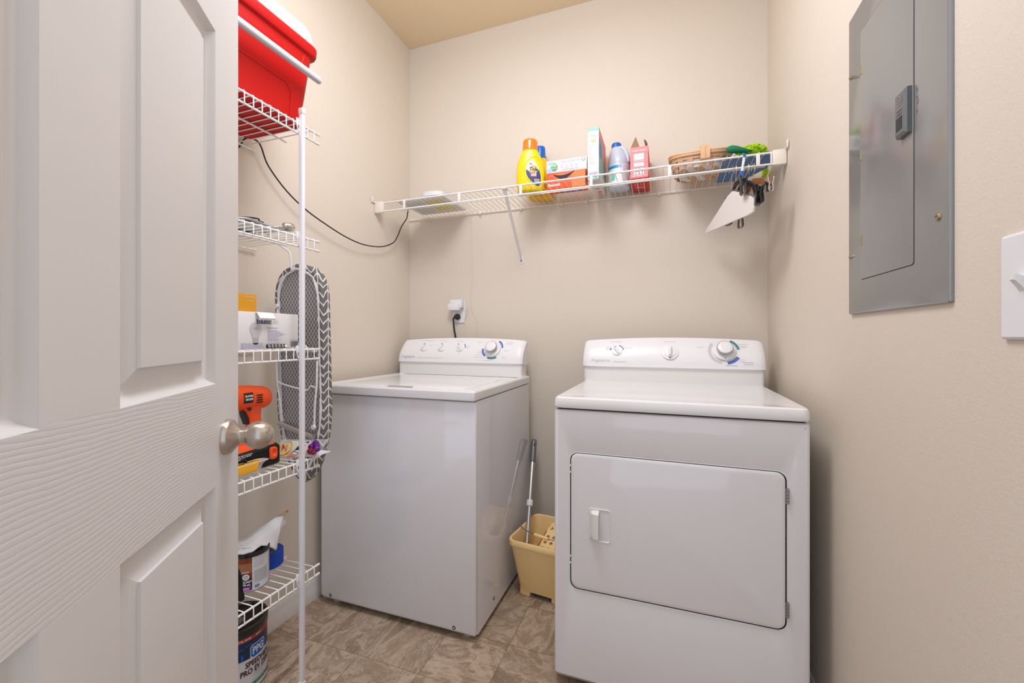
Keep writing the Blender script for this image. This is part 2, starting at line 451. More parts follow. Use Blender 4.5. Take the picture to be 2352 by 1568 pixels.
def cyl_fn(c, r, ang0):
    """label around a vertical can; u = arc length from the direction ang0, v = height"""
    return lambda u, v, d: Vector((c[0]+(r+d)*cos(ang0+u/r), c[1]+(r+d)*sin(ang0+u/r), c[2]+v))

# ---------------------------------------------------------------- room shell
XL, XR, YB, ZC, YF = -1.352, .401, 2.036, 2.675, -.14
def struct(name, g, parent=None, **k): return mk(name, g, parent, kind='structure', **k)
struct('floor', G(M_FLOOR).box(XL-.1, YF-1.2, -.05, XR+.6, YB+.1, 0))
struct('ceiling', G(M_CEIL).box(XL-.1, YF, ZC, XR+.1, YB+.1, ZC+.08))
struct('wall_left', G(M_WALL).box(XL-.1, YF, 0, XL, YB+.1, ZC))
struct('wall_back', G(M_WALL).box(XL, YB, 0, XR, YB+.1, ZC))
struct('wall_right', G(M_WALL).box(XR, YF, 0, XR+.1, YB+.1, ZC))
# wall paint repair strip and edge line behind the washing machine
def baseboard(name, path_fn):
    prof = [(0,0),(.013,0),(.013,.048),(.0098,.053),(.0098,.058),(.0062,.066),(.0055,.074),(.003,.077),(0,.0775)]
    g = G(M_TRIM); g.loft([[path_fn(t, d, z) for d, z in prof] for t in (0., 1.)])
    return struct(name, g)
baseboard('baseboard_left', lambda t, d, z: Vector((XL+d, YF+(YB-YF)*t, z)))
baseboard('baseboard_back', lambda t, d, z: Vector((XL+(XR-XL)*t, YB-d, z)))
baseboard('baseboard_right', lambda t, d, z: Vector((XR-d, YF+(YB-YF)*t, z)))

# ---------------------------------------------------------------- open door (local: x from free edge to hinge, y out of the face, z up)
DW, DH, DT = .80, 2.03, .035
ux = Vector((.5740, -.8188, 0)); rz = math.atan2(ux.y, ux.x)
door = bpy.data.objects.new('door_1', None); COL.objects.link(door); door['kind'] = 'structure'
door.location = (-.7506, .5675, 0); door.rotation_euler = (0, 0, rz)
ROOTM['door_1'] = Matrix.Translation(door.location) @ Matrix.Rotation(rz, 4, 'Z')
def door_leaf():
    g = G(M_DOOR); bm = g.bm
    xs = [0, .101, .347, .453, .699, DW]
    zs = [.012, .235, .820, .988, 1.565, 1.690, 1.905, DH]
    panels = {(1,1),(3,1),(1,3),(3,3),(1,5),(3,5)}
    V = {}
    def v(x, y, z):
        k = (round(x,5), round(y,5), round(z,5))
        if k not in V: V[k] = bm.verts.new((x, y, z))
        return V[k]
    prof = [(.001, -.0010), (.003, -.0042), (.007, -.0096), (.012, -.0126), (.0155, -.0134), (.018, -.0132), (.040, -.0048), (.0410, -.0014), (.0455, -.0010)]
    for i in range(5):
        for j in range(7):
            x0, x1, z0, z1 = xs[i], xs[i+1], zs[j], zs[j+1]
            if (i, j) not in panels: g.face([v(x0,0,z0), v(x1,0,z0), v(x1,0,z1), v(x0,0,z1)]); continue
            prev = [v(x0,0,z0), v(x1,0,z0), v(x1,0,z1), v(x0,0,z1)]
            for d, y in prof:
                cur = [v(x0+d,y,z0+d), v(x1-d,y,z0+d), v(x1-d,y,z1-d), v(x0+d,y,z1-d)]
                for k in range(4): g.face([prev[k], prev[(k+1)%4], cur[(k+1)%4], cur[k]])
                prev = cur
            g.face(prev)
    # back and edges
    g.box(0, -DT, .012, DW, -.0146, DH)
    for a, b in (((0,0,.012),(0,0,DH)), ((DW,0,.012),(DW,0,DH))):
        q = [bm.verts.new(a), bm.verts.new(b), bm.verts.new((b[0], -.0146, b[2])), bm.verts.new((a[0], -.0146, a[2]))]; g.face(q)
    for z in (.012, DH):
        q = [bm.verts.new((0,0,z)), bm.verts.new((DW,0,z)), bm.verts.new((DW,-.0146,z)), bm.verts.new((0,-.0146,z))]; g.face(q)
    return g
mk('door_leaf', door_leaf(), door, world=False, ang=28)
kc = Vector((.056, 0, .8915))
kb = basis(kc, (1,0,0), (0,1,0))
g = G(M_NICKEL)
g.lathe([(.0305,0),(.0305,.003),(.0298,.0052),(.0295,.0062),(.0285,.0085),(.022,.0135),(.0155,.019),(.0128,.0225),(.0124,.0255),(.0126,.0275)], n=56, mtx=kb)
mk('knob_rose', g, door, world=False, ang=28)
g = G(M_NICKEL)
P = [(.0118,.0265),(.0118,.0285),(.0138,.0290),(.0138,.0310),(.0146,.0322)]
for k in range(1, 21):
    th = .62+(pi-.62)*k/20; P.append((.0243*sin(th), .0502-.0245*cos(th)))
P = [(max(r, .0003), z) for r, z in P]
g.lathe(P, n=56, mtx=kb)
knob = mk('door_knob', g, door, world=False, ang=40)
knob2 = knob.copy(); COL.objects.link(knob2); knob2.parent = door
knob2.matrix_local = Matrix.Translation((0, -DT, 0)) @ Matrix.Scale(-1, 4, (0,1,0))
for z in (.25, 1.02, 1.80):
    g = G(M_NICKEL); g.tube([(DW+.006, -.004, z-.045), (DW+.006, -.004, z+.045)], .006, 12); g.box(DW-.001, -.034, z-.045, DW+.002, -.002, z+.045)
    mk('door_hinge', g, door, world=False)

# ---------------------------------------------------------------- washing machine
def console_profile(x, xc, hw, y0, z0, ztop, depth):
    """front line from the seam up to the crowned top"""
    e = min(1., max(0., (hw-abs(x-xc))/.022)); inset = .010*(1-e)**2
    zt = ztop - .013*abs((x-xc)/hw)**2.2 - .006*(1-e)**2
    pts = []
    for k in range(13):
        t = k/12; z = z0+.013 + (zt-z0-.013)*t
        y = y0 + inset + .006*t + .058*t**1.9
        pts.append((y, z))
    return [(y0+.006+inset, z0), (y0-.002+inset, z0+.006)] + pts + [(y0+depth, zt-.001)], zt
def console_front(xc, hw, y0, z0, ztop):
    def f(x, z, d):
        zt = ztop - .013*abs((x-xc)/hw)**2.2
        t = max(0, min(1, (z-z0-.013)/(zt-z0-.013)))
        y = y0+.006*t+.058*t**1.9; dy = (.006+.058*1.9*t**.9)/(zt-z0-.013)
        n = Vector((0, -1, dy)).normalized()
        return Vector((x, y, z)) + n*d
    return f
def build_console(root, xc, hw, y0, zdeck, zseam, ztop, depth):
    g = G(M_PLASTIC); secs = []
    xs = [-1, -.985, -.97, -.95, -.9, -.8, -.6, -.4, -.2, 0, .2, .4, .6, .8, .9, .95, .97, .985, 1]
    for a in xs:
        x = xc+a*hw; p, zt = console_profile(x, xc, hw, y0, zseam, ztop, depth)
        secs.append([Vector((x, y, z)) for y, z in p] + [Vector((x, y0+depth, zseam))])
    g.loft(secs); c = mk('control_console', g, root, ang=40)
    g = G(M_CREAM); poly = rrect(xc, y0+.008+depth/2-.006, hw*2-.006, depth-.010, .012)
    g.loft([ring3(poly, zdeck), ring3(poly, zseam)]); mk('console_base', g, root)
    return c
def dial_mtx(f, x, z):
    p = f(x, z, 0); q = f(x, z, 1)
    return basis(p, (1,0,0), q-p)
def big_dial(root, f, x, z, s=1.):
    M = dial_mtx(f, x, z)
    g = G(M_PLASTIC); g.lathe([(.037*s,0),(.037*s,.004),(.0355*s,.0065),(.030*s,.0075),(.020*s,.008)], n=40, mtx=M)
    k = mk('dial_skirt', g, root)
    g = G(M_GREYPL, M_PLASTIC)
    g.lathe([(.0195*s,.008),(.0195*s,.014),(.0235*s,.019),(.026*s,.0225),(.0262*s,.0285),(.0245*s,.0305)], n=40, mtx=M, m=M_GREYPL)
    g.lathe([(.0245*s,.0300),(.0205*s,.0318),(.0195*s,.0325),(.010*s,.0332)], n=40, mtx=M, m=M_PLASTIC)
    c = mk('dial_cap', g, k)
    g = G(M_BLACK); g.box(-.0008, -.0345*s, .0072, .0008, -.0290*s, .0080, mtx=M); mk('dial_pointer', g, k)
def small_knob(root, f, x, z, rot, s=1.):
    M = dial_mtx(f, x, z) @ Matrix.Rotation(R(rot), 4, 'Z')
    g = G(M_PLASTIC, M_GREYPL); g.lathe([(.0165*s,0),(.0165*s,.003),(.0150*s,.0045),(.006*s,.0048)], n=32, mtx=M)
    secs = []
    for y, hh, ww in ((-.0155,.002,.003),(-.012,.010,.0045),(-.002,.015,.0058),(.008,.0175,.0068),(.0125,.0165,.006)):
        secs.append([M @ Vector(p) for p in ((-ww*s, y*s, .003), (-ww*.62*s, y*s, hh), (ww*.62*s, y*s, hh), (ww*s, y*s, .003))])
    g.loft(secs)
    g.lathe([(.0045,.0),(.0040,.0008)], c=(0,.0095*s,.0172), n=16, mtx=M, m=M_GREYPL)
    mk('control_knob', g, root)
def bolt(root, p, nrm, r=.006, name='screw', m=None):
    M = basis(p, (1,0,0) if abs(nrm[0]) < .9 else (0,1,0), nrm)
    g = G(m or M_STEEL, M_GAP); g.lathe([(r*1.5,0),(r*1.5,.0006)], n=20, mtx=M, m=M_GAP); g.lathe([(r,0),(r,.0015),(r*.7,.003),(r*.05,.0034)], n=20, mtx=M)
    return mk(name, g, root)

WX0, WX1, WY0, WY1 = -1.302, -.618, 1.328, 1.945
ws = thing('washing_machine', 'white top-loading washing machine standing left of the mop bucket, in the room corner', 'washing machine', ((WX0+WX1)/2, (WY0+WY1)/2, 0))
g = G(M_ENAMEL)
# body slightly narrower behind, wrapped by the front panel
poly = rrect((WX0+WX1)/2, (WY0+.024+WY1)/2, WX1-WX0-.002, WY1-WY0-.024, .006, 3)
g.loft([ring3(poly, .022), ring3(poly, .8405)])
mk('cabinet_body', g, ws)
g = G(M_ENAMEL)
yf = WY0+.004
secs = []
for z, ins in ((.020,.012),(.024,.006),(.036,.0),(.829,.0),(.8365,.0015),(.8395,.006)):
    secs.append(ring3(rrect((WX0+WX1)/2, yf+.0115+ins/2, WX1-WX0-2*ins*.6, .023-ins*.9, .008, 5), z))
g.loft(secs); mk('front_panel', g, ws)
g = G(M_GAP); g.box(WX0+.008, WY0+.02, .838, WX1-.008, WY1-.01, .8445); mk('lid_gap', g, ws)
g = G(M_LID)
cx, cy, W_, D_ = (WX0+WX1)/2, (WY0-.012+WY1)/2, WX1-WX0+.004, WY1-WY0+.012
secs = [ring3(rrect(cx, cy, W_-.012, D_-.012, .008, 5), .843), ring3(rrect(cx, cy, W_-.002, D_-.002, .010, 5), .8445), ring3(rrect(cx, cy, W_, D_, .011, 5), .849),
        ring3(rrect(cx, cy, W_, D_, .011, 5), .872), ring3(rrect(cx, cy, W_-.006, D_-.006, .010, 5), .878), ring3(rrect(cx, cy, W_-.016, D_-.016, .010, 5), .8792)]
g.loft(secs, cap1=False)
# rim slopes down to a channel around the inset lid
c2 = cy-.045
secs = [secs[-1], ring3(rrect(cx, cy-.012, W_-.06, D_-.06, .02, 5), .8755), ring3(rrect(cx, c2, W_-.14, D_-.21, .015, 5), .8735), ring3(rrect(cx, c2, W_-.143, D_-.213, .015, 5), .8700)]
g.loft(secs, cap0=False)
mk('top_deck', g, ws, ang=25)
g = G(M_LID)
lw, ld = W_-.150, D_-.220
secs = [ring3(rrect(cx, c2, lw, ld, .014, 5), .866), ring3(rrect(cx, c2, lw, ld, .014, 5), .8738), ring3(rrect(cx, c2, lw-.006, ld-.006, .013, 5), .8762), ring3(rrect(cx, c2, lw-.10, ld-.10, .02, 5), .8778), ring3(rrect(cx, c2, lw-.25, ld-.25, .03, 5), .8782)]
g.loft(secs); lid = mk('washer_lid', g, ws, ang=25)
g = G(M_GREYPL); yy = c2-ld/2
g.loft([[Vector((cx-.055+.11*t, yy-.010+.014*sin(pi*t)*0, .8742)), Vector((cx-.055+.11*t, yy+.006, .8775)), Vector((cx-.055+.11*t, yy+.008, .8745))] for t in (0,.5,1)])
mk('lid_finger_grip', g, lid)
xcw, hww, y0w = -.968, .340, 1.858
build_console(ws, xcw, hww, y0w, .876, .934, 1.060, .087)
fw = console_front(xcw, hww, y0w, .934, 1.060)
big_dial(ws, fw, -.783, 1.006, 1.12)
small_knob(ws, fw, -1.163, 1.011, -28, 1.3); small_knob(ws, fw, -1.060, 1.011, -24, 1.3); small_knob(ws, fw, -.957, 1.011, 28, 1.3)
d = Dec(fw)
def arcs(d, x, z, r0, r1, a0, a1, m, n=10):
    e = Dec(d.fn); e.ell(x, z, r1, r1*.86, m, 1, n=n, a0=a0, a1=a1, inner=r0/r1); e.mk('dial_scale', ws if d.fn is fw else dr)
arcs(d, -.783, 1.006, .045, .053, 8, 62, M_VIOLET); arcs(d, -.783, 1.006, .045, .055, 178, 228, M_VIOLET); arcs(d, -.783, 1.006, .046, .055, 246, 300, M_DTEAL)
arcs(d, -.957, 1.011, .025, .029, 0, 50, M_VIOLET)
e_ = Dec(fw); e_.text('Frigidaire', -1.246, .964, .0165, M_GREY1, shear=.35, sx=1.25); e_.mk('brand_lettering', ws)
for (u, v, wd, n, sd) in ((-1.190,.9615,.15,1,3),(-1.20,1.046,.085,1,5),(-1.085,1.045,.04,1,6),(-.985,1.044,.035,1,7),(-.875,.968,.055,1,8),(-.87,.978,.04,1,9),(-.875,1.040,.035,1,10),(-.852,.995,.017,2,11),(-.72,1.037,.035,2,12),(-.725,1.0,.03,1,13),(-.73,.968,.022,1,14),(-.83,.953,.06,1,15),(-.845,.9445,.065,1,16),(-.925,1.018,.018,2,17),(-1.135,1.022,.015,1,18)):
    e_ = Dec(fw); e_.lines(u, v, u+wd, n, .006, .0017, M_GREY2, 1, .1, sd); e_.mk('printed_legend', ws)
for x in (WX0+.05, WX1-.085): bolt(ws, (x, yf-.0002, .040), (0,-1,0), .0045)
for y in (WY0+.17, WY0+.47): bolt(ws, (WX1-.001, y, .065), (1,0,0), .0045)
for x in (WX0+.05, WX1-.05):
    for y in (WY0+.05, WY1-.05):
        g = G(M_GREYPL); g.lathe([(.020,0),(.020,.010),(.012,.012),(.012,.024)], c=(x,y,0), n=20); mk('levelling_foot', g, ws)

# ---------------------------------------------------------------- dryer
DX0, DX1, DY0, DY1 = -.325, .347, 1.270, 1.925
dr = thing('clothes_dryer', 'white front-loading clothes dryer against the right-hand wall', 'dryer', ((DX0+DX1)/2, (DY0+DY1)/2, 0))
g = G(M_ENAMEL, M_GAP)
cx = (DX0+DX1)/2; W_ = DX1-DX0
def rect_panel_with_hole(g, x0, x1, z0, z1, hx0, hx1, hz0, hz1, r, y, ybk, m):
    """front sheet with a rounded opening, the opening edge turned in"""
    n = 6
    inner = [Vector((a, y, b)) for a, b in rrect((hx0+hx1)/2, (hz0+hz1)/2, hx1-hx0, hz1-hz0, r, n)]
    outer = [Vector((a, y, b)) for a, b in rrect((x0+x1)/2, (z0+z1)/2, x1-x0, z1-z0, .004, n)]
    ob = [Vector((p.x, y+.0, p.z)) for p in outer]
    def inset(ps, d, yy): 
        cxx, czz = (hx0+hx1)/2, (hz0+hz1)/2
        return [Vector((p.x-d*math.copysign(1, p.x-cxx), yy, p.z-d*math.copysign(1, p.z-czz))) for p in ps]
    g.loft([outer, inset(inner, -.006, y), inset(inner, -.002, y+.0015), inner, ], m, cap0=False, cap1=False)
    g.loft([[Vector((p.x, y, p.z)) for p in inner], [Vector((p.x, ybk, p.z)) for p in inner]], M_GAP, cap0=False, cap1=True)
DOOR = (-.2715, .2905, .3065, .7135)
yF = DY0
# front panel: rounded vertical edges and curled top/bottom
secs = []
for z, yo, ins in ((.018,.016,.008),(.022,.010,.004),(.036,.0,.0),(.832,.0,.0),(.8405,.002,.001),(.8435,.009,.005)):
    q = [(DX0+ins, yF+.03), (DX0+ins, yF+.010+yo), (DX0+ins+.003, yF+.004+yo), (DX0+ins+.010, yF+yo), (DOOR[0]-.012, yF+yo)]
    secs.append(q)
def strip(pts_a, pts_b, xs):
    pass
# side wings of the front (left and right of the door), plus sheets above and below
def wing(sign):
    out = []
    for z, yo, ins in ((.018,.016,.008),(.022,.010,.004),(.036,.0,.0),(.832,.0,.0),(.8405,.002,.001),(.8435,.009,.005)):
        xe = (DX0 if sign < 0 else DX1)-sign*ins; s_ = -sign
        pts = [Vector((xe, yF+.04, z)), Vector((xe, yF+.012+yo, z)), Vector((xe+s_*.002, yF+.0055+yo, z)), Vector((xe+s_*.006, yF+.0018+yo, z)), Vector((xe+s_*.013, yF+yo, z))]
        out.append(pts)
    return out
wl, wr = wing(-1), wing(1)
for w_ in (wl, wr):
    for a, b in zip(w_, w_[1:]):
        A = g.ring(a); B = g.ring(b)
        for k in range(4): g.face([A[k], A[k+1], B[k+1], B[k]])
x0, x1 = wl[0][4].x+.0, wr[0][4].x
def hstrip(i, j):
    a0, a1, b0, b1 = wl[i][4], wr[i][4], wl[j][4], wr[j][4]
    g.face(g.ring([a0, a1, b1, b0]))
for i in (0, 1, 3, 4): hstrip(i, i+1)
rect_panel_with_hole(g, wl[2][4].x, wr[2][4].x, .036, .832, DOOR[0]-.0024, DOOR[1]+.0024, DOOR[2]-.0024, DOOR[3]+.0024, .024, yF, yF+.028, M_ENAMEL)
bmesh.ops.remove_doubles(g.bm, verts=g.bm.verts, dist=.0004)
mk('front_panel', g, dr, ang=28)
g = G(M_ENAMEL); poly = rrect(cx, (DY0+.030+DY1)/2, W_-.003, DY1-DY0-.030, .006, 3); g.loft([ring3(poly, .024), ring3(poly, .8405)]); mk('cabinet_body', g, dr)
g = G(M_GAP); g.box(DX0+.010, DY0+.014, .839, DX1-.010, DY1-.01, .849); mk('top_gap', g, dr)
g = G(M_LID)
T = lambda ins, z, r=.022: ring3(rrect(cx, (DY0+DY1)/2-.001, W_-ins, DY1-DY0+.006-ins, r, 7), z)
g.loft([T(.012,.8475), T(.001,.8490), T(-.002,.853), T(-.001,.871), T(.004,.878), T(.014,.8818), T(.030,.8822), T(.070,.8795), T(.2,.8790), T(.34,.8805)])
mk('top_deck', g, dr, ang=25)
# door
g = G(M_ENAMEL)
x0, x1, z0, z1 = DOOR; cxd, czd = (x0+x1)/2, (z0+z1)/2
def drr(ins, y, r=.022): return [Vector((a, y, b)) for a, b in rrect(cxd, czd, x1-x0-2*ins, z1-z0-2*ins, r, 6)]
g.loft([drr(.002, yF+.022), drr(.0, yF+.008), drr(.0, yF+.001), drr(.0012, yF-.0020), drr(.004, yF-.0034), drr(.009, yF-.0040)])
ddoor = mk('dryer_door', g, dr, ang=25)
hx0, hx1, hz0, hz1 = -.217, -.152, .457, .556; hcx, hcz = (hx0+hx1)/2, (hz0+hz1)/2
g = G(M_CREAM)
def hrr(ins, y): return [Vector((a, y, b)) for a, b in rrect(hcx, hcz, hx1-hx0-2*ins, hz1-hz0-2*ins, max(.002, .009-ins), 5)]
yd = yF-.004
g.loft([hrr(0, yd+.001), hrr(.0002, yd-.0016), hrr(.0025, yd-.0022), hrr(.004, yd-.0008), hrr(.007, yd+.0005)])
# raised pull: curved hood open to the right
secs = []
for t in [k/10 for k in range(11)]:
    z = hz0+.004 + (hz1-hz0-.008)*t; e = min(1, min(t, 1-t)/.13); h = .017*math.sqrt(max(0, 1-(1-e)**2))+.0006
    xa, xb = hx0+.004, hx0+.031
    secs.append([Vector((xa, yd-.001, z)), Vector((xa+.004, yd-.45*h, z)), Vector((xa+.010, yd-.8*h, z)), Vector((xb-.006, yd-h*.97, z)), Vector((xb, yd-h, z)), Vector((xb, yd-h+.0014, z)), Vector((xb-.008, yd-h*.86+.0014, z)), Vector((xa+.010, yd-.0008, z))])
g.loft(secs); mk('door_handle', g, ddoor, ang=45)
for z in (.655, .362):
    g = G(M_STEEL)
    for k in range(5): g.tube([(x1+.0035, yF-.0030, z-.020+k*.0081), (x1+.0035, yF-.0030, z-.020+k*.0081+.0072)], .0042, 12)
    mk('door_hinge', g, dr, label='grey steel hinge knuckle')
for z in (.675,.655,.400,.380):
    g = G(M_WHITE); g.ellipsoid((x0-.0018, yF-.001, z), (.0022,.002,.0032), nu=10, nv=6); mk('door_catch_bumper', g, dr)
xcd, hwd, y0d = .008, .343, 1.805
build_console(dr, xcd, hwd, y0d, .878, .936, 1.062, .105)
fd = console_front(xcd, hwd, y0d, .936, 1.062)
big_dial(dr, fd, .213, 1.010, 1.12)
small_knob(dr, fd, -.194, 1.006, 25, 1.25)
M = dial_mtx(fd, .015, 1.003)
g = G(M_PLASTIC, M_BLACK); g.lathe([(.0325,0),(.0325,.0025),(.0312,.004),(.0235,.0042),(.0235,.0068),(.0225,.0082),(.006,.0086)], n=40, mtx=M)
g.loft([[M @ Vector(p) for p in ((-.0052, y, .007), (-.0042, y, hh), (.0042, y, hh), (.0052, y, .007))] for y, hh in ((-.021,.010),(-.018,.022),(0,.0275),(.020,.0275),(.0235,.020))])
g.box(-.0028, -.0285, .0042, .0028, -.0243, .0046, M_BLACK, mtx=M)
mk('start_knob', g, dr)
d = Dec(fd)
arcs(d, .213, 1.010, .0455, .055, 8, 62, M_DTEAL); arcs(d, .213, 1.010, .047, .060, 280, 330, M_VIOLET); arcs(d, .213, 1.010, .047, .058, 142, 258, M_GREY2, 20)
arcs(d, -.194, 1.006, .025, .029, 10, 75, M_VIOLET); arcs(d, -.194, 1.006, .025, .030, 150, 175, M_VIOLET)
e_ = Dec(fd); e_.text('Frigidaire', -.262, .966, .016, M_GREY2, shear=.35, sx=1.3); e_.mk('brand_lettering', dr)
for (u, v, wd, n, sd, m_) in ((-.205,.9625,.052,1,3,M_GREY1),(-.222,1.045,.045,1,4,M_GREY2),(-.168,1.020,.04,1,5,M_GREY2),(-.242,1.020,.025,2,6,M_GREY2),(-.008,1.046,.045,1,7,M_GREY2),(.115,1.024,.025,1,8,M_GREY2),(.265,1.036,.032,2,9,M_GREY2),(.262,1.024,.03,1,10,M_GREY2),(.277,.968,.035,2,11,M_LILAC),(.262,.978,.02,2,12,M_GREY2),(.215,.956,.04,1,13,M_LILAC)):
    e_ = Dec(fd); e_.lines(u, v, u+wd, n, .007, .0017, m_, 1, .1, sd); e_.mk('printed_legend', dr)
for x in (DX0+.05, DX1-.05):
    for y in (DY0+.06, DY1-.05):
        g = G(M_GREYPL); g.lathe([(.018,0),(.018,.010),(.010,.012),(.010,.026)], c=(x,y,0), n=20); mk('levelling_foot', g, dr)

# ---------------------------------------------------------------- wire shelves of the tower on the left wall
RX = -1.050; YE = 1.057; YS0 = .16; WP = .0262
def tower_shelf(z, label):
    s = thing('wire_shelf', label, 'shelf', (XL, YE, z), group='short wire shelves on the left-hand wall')
    g = G(M_WIRE)
    ys = []; y = YE-.013
    while y > YS0: ys.append(y); y -= WP
    for y in ys:
        g.tube([(XL+.010, y, z-.0040), (XL+.016, y, z-.0005), (RX-.003, y, z+.0005), (RX+.0025, y, z-.0005), (RX+.0042, y, z-.004), (RX+.0042, y, z-.034)], .00165, 6)
    mk('wire_deck', g, s, ang=60)
    for nm, x, zz, y1 in (('front_rail', RX, z-.0035, YE), ('lip_rail', RX, z-.0335, YE), ('back_rail', XL+.012, z-.007, YE+.012), ('middle_rail', -1.187, z-.0045, YE-.003)):
        g = G(M_WIRE); g.tube([(x, YS0, zz), (x, y1, zz)], .0031, 10)
        r = mk(nm, g, s, ang=60)
        g = G(M_CAP); g.lathe([(.0001,.0165),(.0030,.0155),(.0040,.012),(.0042,0)], n=14, mtx=basis((x, y1-.003, zz), (1,0,0), (0,1,0))); mk('rail_cap', g, r)
    return s
SZ = [1.717, 1.3735, 1.0290, .6850, .3380]
sh = tower_shelf(SZ[0], 'top wire shelf of the tower, under the red cooler')
for z, lb in zip(SZ[1:], ('second wire shelf from the top, holding steel tools, with the ironing board hooked on it', 'middle wire shelf of the tower, under the white bulb box', 'fourth wire shelf from the top, under the orange cordless drill', 'lowest wire shelf of the tower, under the paint quart and blue tape')):
    dup(sh, (XL, YE, z), lb)
# upright pole
PX0, PX1, PY0, PY1 = -1.0445, -1.0300, .9826, .9932
po = thing('shelf_pole', 'slim white upright pole clipped to the front of the five wire shelves', 'shelf pole', ((PX0+PX1)/2, (PY0+PY1)/2, 0))
g = G(M_POST); g.box(PX0, PY0, .01, PX1, PY1, 1.742, bev=.0012); mk('pole_tube', g, po)
g = G(M_CAP); g.box(PX0-.0012, PY0-.0012, 1.740, PX1+.0012, PY1+.0012, 1.757, bev=.0012); mk('pole_cap', g, po)
g = G(M_CAP); g.box(PX0-.0015, PY0-.0015, 0, PX1+.0015, PY1+.0015, .022, bev=.001); mk('pole_foot', g, po)
for z in SZ:
    g = G(M_WIRE); g.box(PX0-.004, PY0-.007, z-.012, PX0, PY1+.001, z+.010, bev=.001)
    g.tube([(RX+.004, PY0-.006, z-.006), (RX+.004, PY0-.003, z-.02), (PX0-.001, PY0+.002, z-.03)], .0018, 8)
    mk('shelf_clip', g, po)

# ---------------------------------------------------------------- long wire shelf on the back wall
FY = 1.735; SZB = 1.722; BX0, BX1 = -1.306, .356
ls = thing('long_wire_shelf', 'long cream wire shelf across the back wall above the machines', 'shelf', (0, YB, SZB))
g = G(M_WIREC); x = BX0+.012; k = 0
while x < BX1-.004:
    g.tube([(x, FY+.0035, SZB-.020 if k % 1000 == 0 and False else SZB-.006), (x, FY, SZB+.0035), (x, FY+.006, SZB+.0035), (x, YB-.016, SZB-.001), (x, YB-.009, SZB-.004), (x, YB-.009, SZB-.010)], .00135, 6); x += .0262; k += 1
mk('wire_deck', g, ls, ang=60)
for nm, y, zz, r, a, b in (('front_rail', FY, SZB, .0036, XL+.006, XR-.006), ('lip_rail', FY, SZB-.041, .0036, BX0, BX1), ('back_rail', YB-.009, SZB-.007, .003, XL+.004, XR-.004), ('middle_rail', FY+.118, SZB-.0055, .0025, BX0, BX1)):
    g = G(M_WIRE if 'rail' in nm and nm[0] in 'fl' else M_WIREC); g.tube([(a, y, zz), (b, y, zz)], r, 10); mk(nm, g, ls, ang=60)
for x in (-1.301, -1.182, -.888, -.591, -.287, .013, .311, .352):
    g = G(M_WIRE); ww = .0025 if x in (-1.301, .352) else .0062
    g.box(x-ww, FY-.0038, SZB-.042, x+ww, FY-.0005, SZB+.001, bev=.001); mk('rail_tie', g, ls)
for side, x0, x1 in ((-1, XL+.002, BX0-.0), (1, BX1, XR-.002)):
    g = G(M_CAP); g.box(x0, FY-.008, SZB-.047, x1, FY+.012, SZB+.006, bev=.002)
    xa = XL+.003 if side < 0 else XR-.008
    g.box(xa, FY-.030, SZB+.002, xa+.005, FY+.02, SZB+.008, bev=.001)
    g.box(xa, FY-.034, SZB+.0, xa+.005, FY-.024, SZB+.026, bev=.001)
    mk('end_bracket', g, ls)
g = G(M_POST)
P0, P1 = Vector((-.670, FY+.012, SZB-.012)), Vector((-.690, YB-.004, 1.462))
dd = (P1-P0).normalized(); sd = Vector((1,0,0)); nn = dd.cross(sd)
g.loft([[p+sd*a+nn*b for a, b in ((-wd,0),(-wd*.4,.006),(wd*.4,.006),(wd,0),(wd*.5,-.001),(-wd*.5,-.001))] for p, wd in ((P0,.0105),(P0+dd*.02,.0075),(P0+dd*.30,.0075),(P1,.006))])
g.box(-.701, YB-.0025, 1.436, -.679, YB, 1.476, bev=.001); g.box(-.682, FY-.002, SZB-.006, -.658, FY+.03, SZB-.001, bev=.001)
br = mk('support_brace', g, ls)
bolt(ls, (-.690, YB-.003, 1.450), (0,-1,0), .0030)
for x in (-1.225, -.915, -.690, -.36, -.03, -.48, .265):
    g = G(M_CAP, M_STEEL); g.ellipsoid((x, YB-.010, SZB-.010), (.0062,.009,.010), nu=14, nv=8); g.box(x-.006, YB-.004, SZB-.030, x+.006, YB, SZB+.004, bev=.001)
    g.ellipsoid((x, YB-.005, SZB-.022), (.0028,.0025,.0028), M_STEEL, nu=10, nv=6)
    mk('wall_clip', g, ls)

# ---------------------------------------------------------------- electrical: breaker panel, switch, outlet
bp = thing('breaker_panel', 'grey metal electrical breaker panel on the right-hand wall', 'breaker panel', (XR, 1.0, 1.117))
px = XR-.0065
g = G(M_PANEL)
def yz(y0, y1, z0, z1, x, r=.004): return [Vector((x, a, b)) for a, b in rrect((y0+y1)/2, (z0+z1)/2, abs(y1-y0), z1-z0, r, 3)]
g.loft([yz(.812,1.179,1.116,1.787,XR), yz(.812,1.179,1.116,1.787,XR-.0035), yz(.813,1.178,1.117,1.786,px+.0008), yz(.8145,1.1765,1.1185,1.7845,px)])
mk('panel_cover', g, bp, ang=25)
g = G(M_GAP); g.loft([yz(.9045,1.112,1.1870,1.722,px+.002,.006), yz(.9045,1.112,1.1870,1.722,px-.0003,.006)]); mk('panel_door_gap', g, bp)
g = G(M_PANEL); g.loft([yz(.906,1.1125,1.1885,1.7205,px+.002,.006), yz(.906,1.1125,1.1885,1.7205,px-.0008,.006), yz(.907,1.1125,1.1895,1.7195,px-.0014,.006)])
pd = mk('panel_door', g, bp, ang=25)
g = G(M_PANELDK, M_GAP)
y0, y1, z0, z1 = .909, .943, 1.415, 1.493
def q(ins, x): return [Vector((x, a, b)) for a, b in ((y0+ins,z0+ins),(y1-ins,z0+ins),(y1-ins,z1-ins),(y0+ins,z1-ins))]
